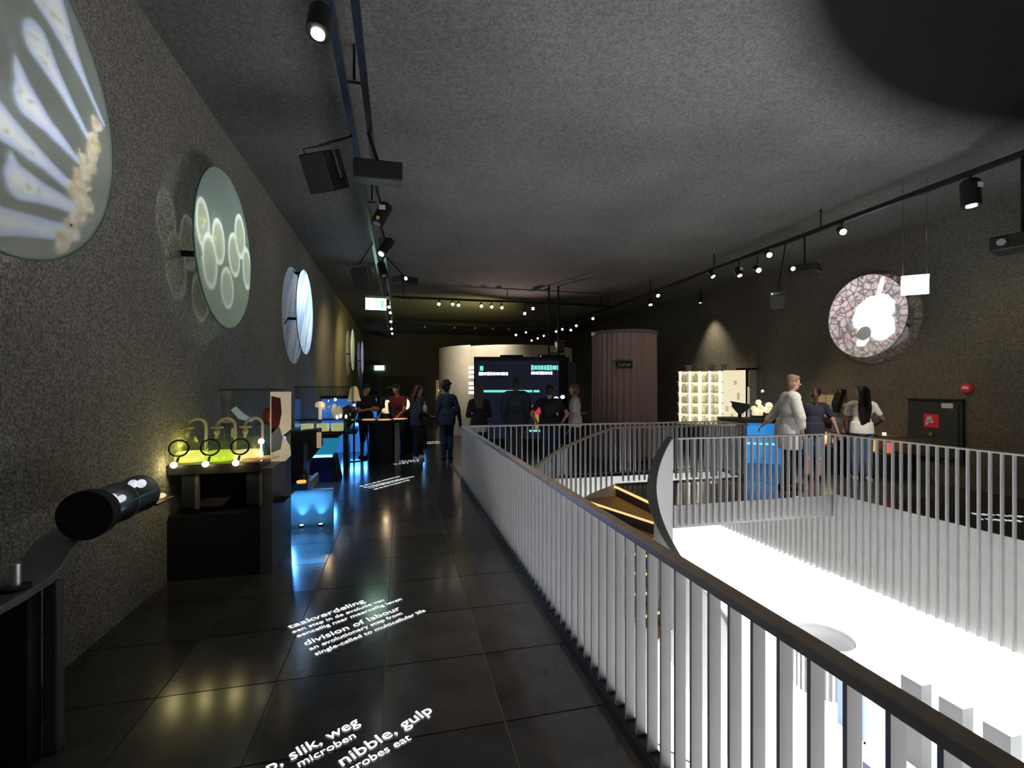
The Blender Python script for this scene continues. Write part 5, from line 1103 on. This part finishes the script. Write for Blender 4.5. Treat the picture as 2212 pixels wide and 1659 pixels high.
def fuse(mb, name, m, parent, voxel=0.012, smooth_it=4):
    """melt overlapping closed shapes into one continuous skin"""
    me = bpy.data.meshes.new('tmp'); me.from_pydata(mb.v, [], mb.f); o = bpy.data.objects.new('tmp', me); COL.objects.link(o)
    bm = bmesh.new(); bm.from_mesh(me); bmesh.ops.recalc_face_normals(bm, faces=bm.faces); bm.to_mesh(me); bm.free()
    r_ = o.modifiers.new('r', 'REMESH'); r_.mode = 'VOXEL'; r_.voxel_size = voxel; r_.use_smooth_shade = True
    if smooth_it: s_ = o.modifiers.new('s', 'SMOOTH'); s_.factor = 0.5; s_.iterations = smooth_it
    dg = bpy.context.evaluated_depsgraph_get(); res = bpy.data.meshes.new_from_object(o.evaluated_get(dg)); bpy.data.objects.remove(o); bpy.data.meshes.remove(me)
    res.name = name; res.materials.clear(); res.materials.append(m)
    for p_ in res.polygons: p_.use_smooth = True
    q = bpy.data.objects.new(name, res); COL.objects.link(q); q.parent = parent
    return q
def mixv(a, b, t): return Vector(a) * (1 - t) + Vector(b) * t
def person(label, loc, face, H=1.72, build=1.0, arms=None, feet=((-0.10, 0.0), (0.10, 0.0)), lean=(0, 0), head=(0, 0, 0), skin=None, top=None, bottom=None, shoes=None, hair=None, hairstyle='short',
           sleeve='short', legs='long', hem=0.86, loose=0.0, group=None, face_on=True):
    """face = heading of the body (0 looks along +Y); arms = ((elbow),(wrist)) offsets from each shoulder, left then right, for a 1.75 m body"""
    k = H / 1.75; t = thing('person', label, 'person', loc, face, group); t.scale = (k, k, k)
    lx, ly = lean
    def up(x, y, z):   # trunk leans about the hips
        f = max(0, (z - 0.92) / 0.8); return Vector((x + lx * f, y + ly * f, z - 0.15 * (lx * lx + ly * ly) * f))
    w_ = build
    mb = MB(); HC = up(0, 0.02, 1.635)
    R = Matrix.Translation(HC) @ Matrix.Rotation(head[2], 4, 'Z') @ Matrix.Rotation(head[0], 4, 'X') @ Matrix.Rotation(head[1], 4, 'Y')
    # head
    mb.ball((0, -0.005, 0.02), (0.074, 0.094, 0.098), 18, 12, R); mb.ball((0, 0.028, -0.06), (0.054, 0.060, 0.060), 14, 10, R)
    mb.ball((0, 0.096, -0.012), (0.012, 0.024, 0.020), 8, 6, R); mb.ball((0, 0.074, 0.018), (0.045, 0.016, 0.012), 8, 6, R); mb.ball((0, 0.082, -0.058), (0.022, 0.012, 0.008), 8, 6, R)
    for s in (-1, 1): mb.ball((s * 0.076, -0.005, -0.01), (0.010, 0.020, 0.032), 8, 6, R)
    nb = up(0, -0.01, 1.43); capsule(mb, nb, 0.060, R @ Vector((0, -0.012, -0.08)), 0.053)
    # trunk
    def trunk(mb, g, z0=0.0):
        mb.ball(up(0, 0.0, 1.29), (0.155 * w_ + g, 0.105 * w_ + g, 0.19), 18, 12); mb.ball(up(0, 0, 1.10), (0.135 * w_ + g, 0.10 * w_ + g, 0.17), 18, 12)
        capsule(mb, up(-0.135 * w_, -0.005, 1.405), 0.062 + g, up(0.135 * w_, -0.005, 1.405), 0.062 + g)
        mb.ball(up(0, -0.012, 0.95), (0.160 * w_ + g, 0.115 * w_ + g, 0.14), 18, 12)
    trunk(mb, 0)
    # legs
    LG = []
    for s, (fx, fy) in zip((-1, 1), feet):
        hip, ank = Vector((s * 0.088, 0, 0.90)), Vector((fx, fy - 0.02, 0.085)); kn = mixv(hip, ank, 0.5) + Vector((0, 0.025, 0.02)); LG.append((hip, kn, ank))
        capsule(mb, hip, 0.088 * w_, kn, 0.056); capsule(mb, kn, 0.054, mixv(kn, ank, 0.3) + Vector((0, -0.02, 0)), 0.055); capsule(mb, mixv(kn, ank, 0.3) + Vector((0, -0.015, 0)), 0.052, ank, 0.037)
        capsule(mb, (fx, fy - 0.05, 0.045), 0.036, (fx + s * 0.02, fy + 0.13, 0.032), 0.030)
    # arms and hands
    arms = arms or (((-0.05, -0.02, -0.29), (-0.06, 0.06, -0.53)), ((0.05, -0.02, -0.29), (0.06, 0.06, -0.53)))
    AR = []
    for s, (el, wr) in zip((-1, 1), arms):
        sh = up(s * 0.175 * w_, -0.005, 1.395); E_, W_ = sh + Vector(el), sh + Vector(wr); AR.append((sh, E_, W_))
        capsule(mb, sh, 0.052, E_, 0.040); capsule(mb, E_, 0.040, W_, 0.027)
        d = (W_ - E_).normalized(); side = d.cross(Vector((0, 1, 0)) if abs(d.y) < 0.8 else Vector((0, 0, 1))).normalized(); nrm = side.cross(d).normalized()
        pc = W_ + d * 0.05; M = Matrix.Translation(pc) @ Matrix((side, nrm, d)).transposed().to_4x4()
        mb.ball((0, 0, 0), (0.038, 0.016, 0.052), 12, 8, M)
        for q, (ox, ln) in enumerate(((-0.028, 0.062), (-0.0095, 0.075), (0.0095, 0.070), (0.028, 0.055))):
            b0 = M @ Vector((ox, 0, 0.035)); b1 = M @ Vector((ox * 1.15, 0.010, 0.045 + ln * 0.55)); b2 = M @ Vector((ox * 1.15, 0.032, 0.045 + ln))
            capsule(mb, b0, 0.0095, b1, 0.0088, 8, 3); capsule(mb, b1, 0.0088, b2, 0.0078, 8, 3)
        th = M @ Vector((-s * 0.034, 0.004, -0.015)); th1 = M @ Vector((-s * 0.058, 0.018, 0.02)); th2 = M @ Vector((-s * 0.056, 0.03, 0.048)); capsule(mb, th, 0.013, th1, 0.010, 8, 3); capsule(mb, th1, 0.010, th2, 0.0085, 8, 3)
    fuse(mb, 'body', skin or M_SKIN, t, 0.0095, 3)
    # trousers / shorts
    mb = MB(); mb.ball(Vector((0, -0.012, 0.95)), (0.168 * w_, 0.124 * w_, 0.125), 18, 12)
    for (hip, kn, ank), (fx, fy) in zip(LG, feet):
        capsule(mb, hip, 0.098 * w_, kn, 0.076)
        if legs == 'long': capsule(mb, kn, 0.076, mixv(kn, ank, 0.35) + Vector((0, -0.018, 0)), 0.073); capsule(mb, mixv(kn, ank, 0.35) + Vector((0, -0.018, 0)), 0.073, ank + Vector((0, 0, 0.015)), 0.058)
        elif legs == 'knee': capsule(mb, kn, 0.074, mixv(kn, ank, 0.12), 0.074)
    fuse(mb, 'shorts' if legs == 'knee' else 'trousers', bottom or M_BLACKM, t, 0.014, 3)
    # top
    mb = MB(); g = 0.014 + loose; trunk(mb, g)
    if hem < 0.84: mb.ball(up(0, -0.01, 0.90), (0.185 * w_ + g, 0.135 * w_ + g, 0.92 - hem), 18, 12); capsule(mb, up(-0.07, 0, 1.05), 0.12 + loose, (-0.075, 0, hem + 0.12), 0.125 + loose); capsule(mb, up(0.07, 0, 1.05), 0.12 + loose, (0.075, 0, hem + 0.12), 0.125 + loose)
    hz = min(hem, 0.86); rx_, ry_ = 0.176 * w_ + g, 0.130 * w_ + g
    mb.lathe([(0.0, hz), (1.0, hz), (0.99, hz + 0.1), (0.9, 1.08), (0.0, 1.08)], 28, M=Matrix.Translation((lx * 0.05, ly * 0.05 - 0.008, 0)) @ Matrix.Diagonal((rx_, ry_, 1, 1)))
    for (sh, E_, W_) in AR:
        e = {'short': mixv(sh, E_, 0.62), 'long': E_, 'three': E_}[sleeve]
        capsule(mb, sh, 0.062 + loose * 0.6, e, 0.056 + loose * 0.8)
        if sleeve == 'long': capsule(mb, E_, 0.052 + loose * 0.6, mixv(E_, W_, 0.96), 0.038 + loose * 0.5)
        if sleeve == 'three': capsule(mb, E_, 0.052 + loose * 0.6, mixv(E_, W_, 0.55), 0.045 + loose * 0.6)
    capsule(mb, nb + Vector((0, 0.005, -0.01)), 0.062, nb + Vector((0, 0.008, 0.02)), 0.060)
    fuse(mb, 'shirt', top or M_BLACKM, t, 0.014, 4)
    # shoes
    for s, (fx, fy) in zip((-1, 1), feet):
        mb = MB(); capsule(mb, (fx, fy - 0.055, 0.052), 0.048, (fx + s * 0.02, fy + 0.14, 0.042), 0.040); mb.bb((fx - 0.045 + s * 0.01, fy - 0.10, 0.0), (fx + 0.045 + s * 0.01, fy + 0.165, 0.03))
        fuse(mb, 'shoe', shoes or M_BLACKM, t, 0.012, 3)
    # hair
    mb = MB(); hm = hair or mat('hair_dark', (0.016, 0.012, 0.010), 0.6)
    mb.ball((0, -0.022, 0.036), (0.086, 0.094, 0.098), 18, 12, R); mb.ball((0, 0.035, 0.085), (0.066, 0.055, 0.038), 12, 8, R); mb.ball((0, -0.06, -0.03), (0.072, 0.05, 0.07), 12, 8, R)
    if hairstyle in ('long', 'verylong', 'longred'):
        dl = {'long': 0.36, 'longred': 0.28, 'verylong': 0.60}[hairstyle]; p0 = R @ Vector((0, -0.055, 0.0)); wd = 0.075 if hairstyle != 'verylong' else 0.088
        for ox in (-0.04, 0.0, 0.04):
            a = R @ Vector((ox, -0.06, 0.02)); b = Vector((a.x * 1.1 + ox * 0.3, a.y - 0.07, a.z - dl * 0.55)); c = Vector((a.x + ox * 0.2, a.y - 0.08, a.z - dl))
            capsule(mb, a, wd * 0.75, b, wd * 0.7); capsule(mb, b, wd * 0.7, c, wd * 0.35)
    if hairstyle == 'curly':
        rr = random.Random(3)
        for q in range(40):
            th, ph = rr.uniform(0, 2 * PI), rr.uniform(-0.5, 1.5); p_ = Vector((0.110 * cos(th) * cos(ph), -0.03 + 0.115 * sin(th) * cos(ph), 0.045 + 0.120 * sin(ph)))
            if p_.y < 0.055: mb.ball(tuple(p_), 0.032, 8, 6, R)
    if hairstyle == 'bob': mb.ball((0, -0.04, -0.03), (0.092, 0.075, 0.095), 14, 10, R)
    if hairstyle == 'ponytail':
        a = R @ Vector((0, -0.09, 0.05)); b = a + Vector((0, -0.09, -0.10)); c = a + Vector((0, -0.07, -0.36)); capsule(mb, a, 0.035, b, 0.045); capsule(mb, b, 0.045, c, 0.02)
    fuse(mb, 'hair', hm, t, 0.011, 2)
    # face details
    em = mat('eye_dark', (0.02, 0.015, 0.012), 0.2); sc_ = mat('eye_white', (0.7, 0.68, 0.65), 0.3)
    for s in (-1, 1):
        q = MB(); q.ball((s * 0.030, 0.083, 0.004), (0.012, 0.007, 0.007), 8, 6, R); e_ = q.build('eye', sc_, t, smooth=True)
        q = MB(); q.ball((s * 0.030, 0.089, 0.004), (0.005, 0.003, 0.005), 8, 6, R); q.build('pupil', em, e_, smooth=True)
    q = MB(); q.ball((0, 0.092, -0.058), (0.022, 0.006, 0.005), 8, 6, R); q.build('mouth', mat('lips', (0.35, 0.12, 0.10), 0.5), t, smooth=True)
    return t
def cl(n, c): return mat('cloth_' + n, c, 0.85, var=0.08, vscale=14)
H_BR = mat('hair_brown', (0.11, 0.055, 0.03), 0.6); H_RED = mat('hair_dark_red', (0.06, 0.012, 0.012), 0.6); H_BL = mat('hair_black', (0.008, 0.007, 0.008), 0.45); H_LB = mat('hair_light_brown', (0.22, 0.13, 0.075), 0.65); H_DB = mat('hair_dark_blonde', (0.07, 0.05, 0.035), 0.6)
CROSS = (((-0.08, 0.10, -0.26), (0.17, 0.22, -0.25)), ((0.08, 0.10, -0.27), (-0.16, 0.25, -0.22)))
HIPS = (((-0.17, -0.06, -0.24), (-0.05, 0.06, -0.44)), ((0.17, -0.06, -0.24), (0.05, 0.06, -0.44)))
FRONT = (((-0.06, 0.04, -0.28), (0.04, 0.24, -0.30)), ((0.06, 0.04, -0.28), (-0.04, 0.24, -0.30)))
TABLE = (((-0.08, 0.16, -0.25), (-0.06, 0.38, -0.36)), ((0.08, 0.16, -0.25), (0.06, 0.38, -0.36)))
person('man in black T-shirt and shorts with crossed arms at the round table', (-0.75, 11.25, 0), rad(-140), 1.70, 1.1, CROSS, skin=M_SKIN2, top=cl('black', (0.010, 0.010, 0.011)), bottom=cl('black2', (0.012, 0.012, 0.016)), legs='knee', head=(rad(-22), 0, rad(12)), hair=H_BL)
person('person in a dark red shirt leaning over the round table, left of the bright dome', (0.0, 11.34, 0), rad(152), 1.70, 1.05, TABLE, lean=(0, 0.18), head=(rad(-22), 0, 0), skin=M_SKIN2, top=cl('red', (0.20, 0.015, 0.015)), hair=H_BL)
person('second person in dark red behind the woman with the white bag', (0.46, 11.42, 0), rad(100), 1.68, 1.0, None, skin=M_SKIN2, top=cl('red2', (0.14, 0.012, 0.016)), hair=H_BL)
t = person('woman with dark red hair, navy top and jacket round the waist, holding a bag', (0.38, 10.86, 0), rad(-70), 1.68, 0.95, (((-0.05, 0.02, -0.28), (0.04, 0.16, -0.42)), ((0.08, -0.02, -0.28), (0.05, 0.20, -0.36))), feet=((-0.07, 0.05), (0.09, -0.02)), lean=(0, 0.03), skin=M_SKIN,
           top=cl('navy', (0.018, 0.026, 0.055)), bottom=cl('black3', (0.012, 0.012, 0.014)), shoes=cl('shoe_white', (0.65, 0.65, 0.68)), hair=H_RED, hairstyle='longred', sleeve='long')
b = thing('bag', 'round white cloth bag held by the woman with dark red hair', 'bag', (0.52, 10.78, 1.13)); q = MB(); q.ball((0, 0, 0), (0.10, 0.09, 0.12), 14, 10); q.build('pouch', cl('white_bag', (0.62, 0.60, 0.56)), b, smooth=True); q = MB(); q.tube([(-0.05, 0, 0.10), (-0.02, 0, 0.18), (0.03, 0, 0.18), (0.05, 0, 0.10)], 0.010, 6); q.build('strap', cl('white_bag', (0.62, 0.60, 0.56)), b)
q = MB(); q.ball((0, 0.0, 0.86), (0.185, 0.15, 0.17), 18, 12); o = fuse(q, 'tied_jacket', cl('denim_navy', (0.035, 0.05, 0.11)), t, 0.014, 3)
person('person with curly black hair in navy jacket and blue jeans, seen from behind', (1.05, 10.72, 0), rad(8), 1.74, 0.95, (((-0.05, -0.02, -0.29), (-0.07, 0.02, -0.55)), ((0.09, -0.02, -0.28), (0.15, 0.02, -0.54))), feet=((-0.07, 0.0), (0.08, 0.03)), skin=M_SKIN3, top=cl('navy2', (0.022, 0.034, 0.070)), bottom=cl('jeans_dark', (0.025, 0.04, 0.10)), hair=H_BL, hairstyle='curly', sleeve='long', loose=0.012, hem=0.78, head=(0, 0, rad(-25)))
t = person('woman with long dark blonde hair and black top over a white shirt hem, from behind', (1.58, 9.45, 0), rad(-6), 1.66, 1.0, FRONT, skin=M_SKIN, top=cl('black4', (0.014, 0.012, 0.016)), bottom=cl('black8', (0.012, 0.016, 0.012)), hair=H_DB, hairstyle='long', sleeve='long')
q = MB(); q.lathe([(0.0, 0.76), (1.0, 0.76), (1.0, 0.90), (0.0, 0.90)], 28, M=Matrix.Translation((0, -0.01, 0)) @ Matrix.Diagonal((0.186, 0.140, 1, 1))); fuse(q, 'shirt_hem', cl('white_hem', (0.55, 0.54, 0.54)), t, 0.012, 2)
person('tall man with dark hair in a loose blue-grey shirt before the screen, from behind', (2.33, 9.35, 0), rad(-14), 1.83, 1.12, (((-0.06, -0.01, -0.29), (-0.02, 0.06, -0.52)), ((0.06, -0.01, -0.29), (0.02, 0.06, -0.52))), skin=M_SKIN3, top=cl('bluegrey', (0.030, 0.042, 0.065)), bottom=cl('grey_trousers', (0.10, 0.10, 0.10)), hair=H_BL, sleeve='long', loose=0.02, hem=0.75)
person('broad man in a black T-shirt with hands on hips before the screen, from behind', (2.94, 9.0, 0), rad(-18), 1.68, 1.2, HIPS, skin=M_SKIN, top=cl('black5', (0.014, 0.013, 0.015)), bottom=cl('navy_trousers', (0.03, 0.045, 0.10)), hair=H_BL)
person('young man in a pale T-shirt looking left, right end of the group at the screen', (3.46, 8.92, 0), rad(62), 1.70, 0.92, (((-0.04, -0.02, -0.29), (-0.02, 0.08, -0.53)), ((0.05, -0.03, -0.29), (0.02, 0.03, -0.54))), skin=M_SKIN, top=cl('pale_tee', (0.56, 0.52, 0.49)), bottom=cl('black6', (0.014, 0.014, 0.014)), hair=H_BR, hairstyle='bob', loose=0.012)
person('tall person in a loose white linen shirt walking right with an arm bent behind', (6.12, 6.30, 0), rad(-118), 1.83, 1.08, (((-0.12, -0.14, -0.26), (-0.02, -0.32, -0.42)), ((0.06, 0.06, -0.28), (0.02, 0.10, -0.52))), feet=((-0.09, 0.06), (0.10, -0.08)), lean=(0, 0.04), skin=M_SKIN, top=cl('linen', (0.72, 0.70, 0.66)), bottom=cl('black7', (0.014, 0.014, 0.015)), hair=H_LB, hairstyle='bob', sleeve='three', loose=0.03, hem=0.62, head=(rad(-8), 0, 0))
person('person in navy T-shirt and light denim shorts with long brown ponytail, leaning over', (7.18, 6.85, 0), rad(-40), 1.62, 1.0, (((-0.04, 0.05, -0.29), (-0.05, 0.18, -0.50)), ((0.12, 0.02, -0.27), (0.20, 0.06, -0.50))), lean=(0.05, 0.10), skin=M_SKIN, top=cl('navy3', (0.022, 0.024, 0.045)), bottom=cl('light_denim', (0.24, 0.29, 0.40)), legs='knee', hair=H_BR, hairstyle='ponytail', head=(rad(-25), rad(10), rad(-20)))
person('person in grey with dark hair half hidden behind the long-haired woman', (8.02, 7.05, 0), rad(-95), 1.60, 0.95, FRONT, skin=M_SKIN2, top=cl('grey', (0.34, 0.34, 0.34)), bottom=cl('dark_jeans', (0.02, 0.02, 0.03)), hair=H_BL, hairstyle='long')
person('woman with waist-long black hair, white T-shirt and blue jeans, from behind', (7.93, 6.58, 0), rad(-42), 1.66, 1.0, (((-0.07, 0.05, -0.28), (-0.04, 0.14, -0.52)), ((0.14, 0.02, -0.26), (0.06, 0.22, -0.38))), skin=M_SKIN3, top=cl('white_tee', (0.70, 0.69, 0.67)), bottom=cl('blue_jeans', (0.09, 0.15, 0.25)), shoes=cl('shoe_pale', (0.5, 0.45, 0.42)), hair=H_BL, hairstyle='verylong', head=(0, 0, rad(35)))
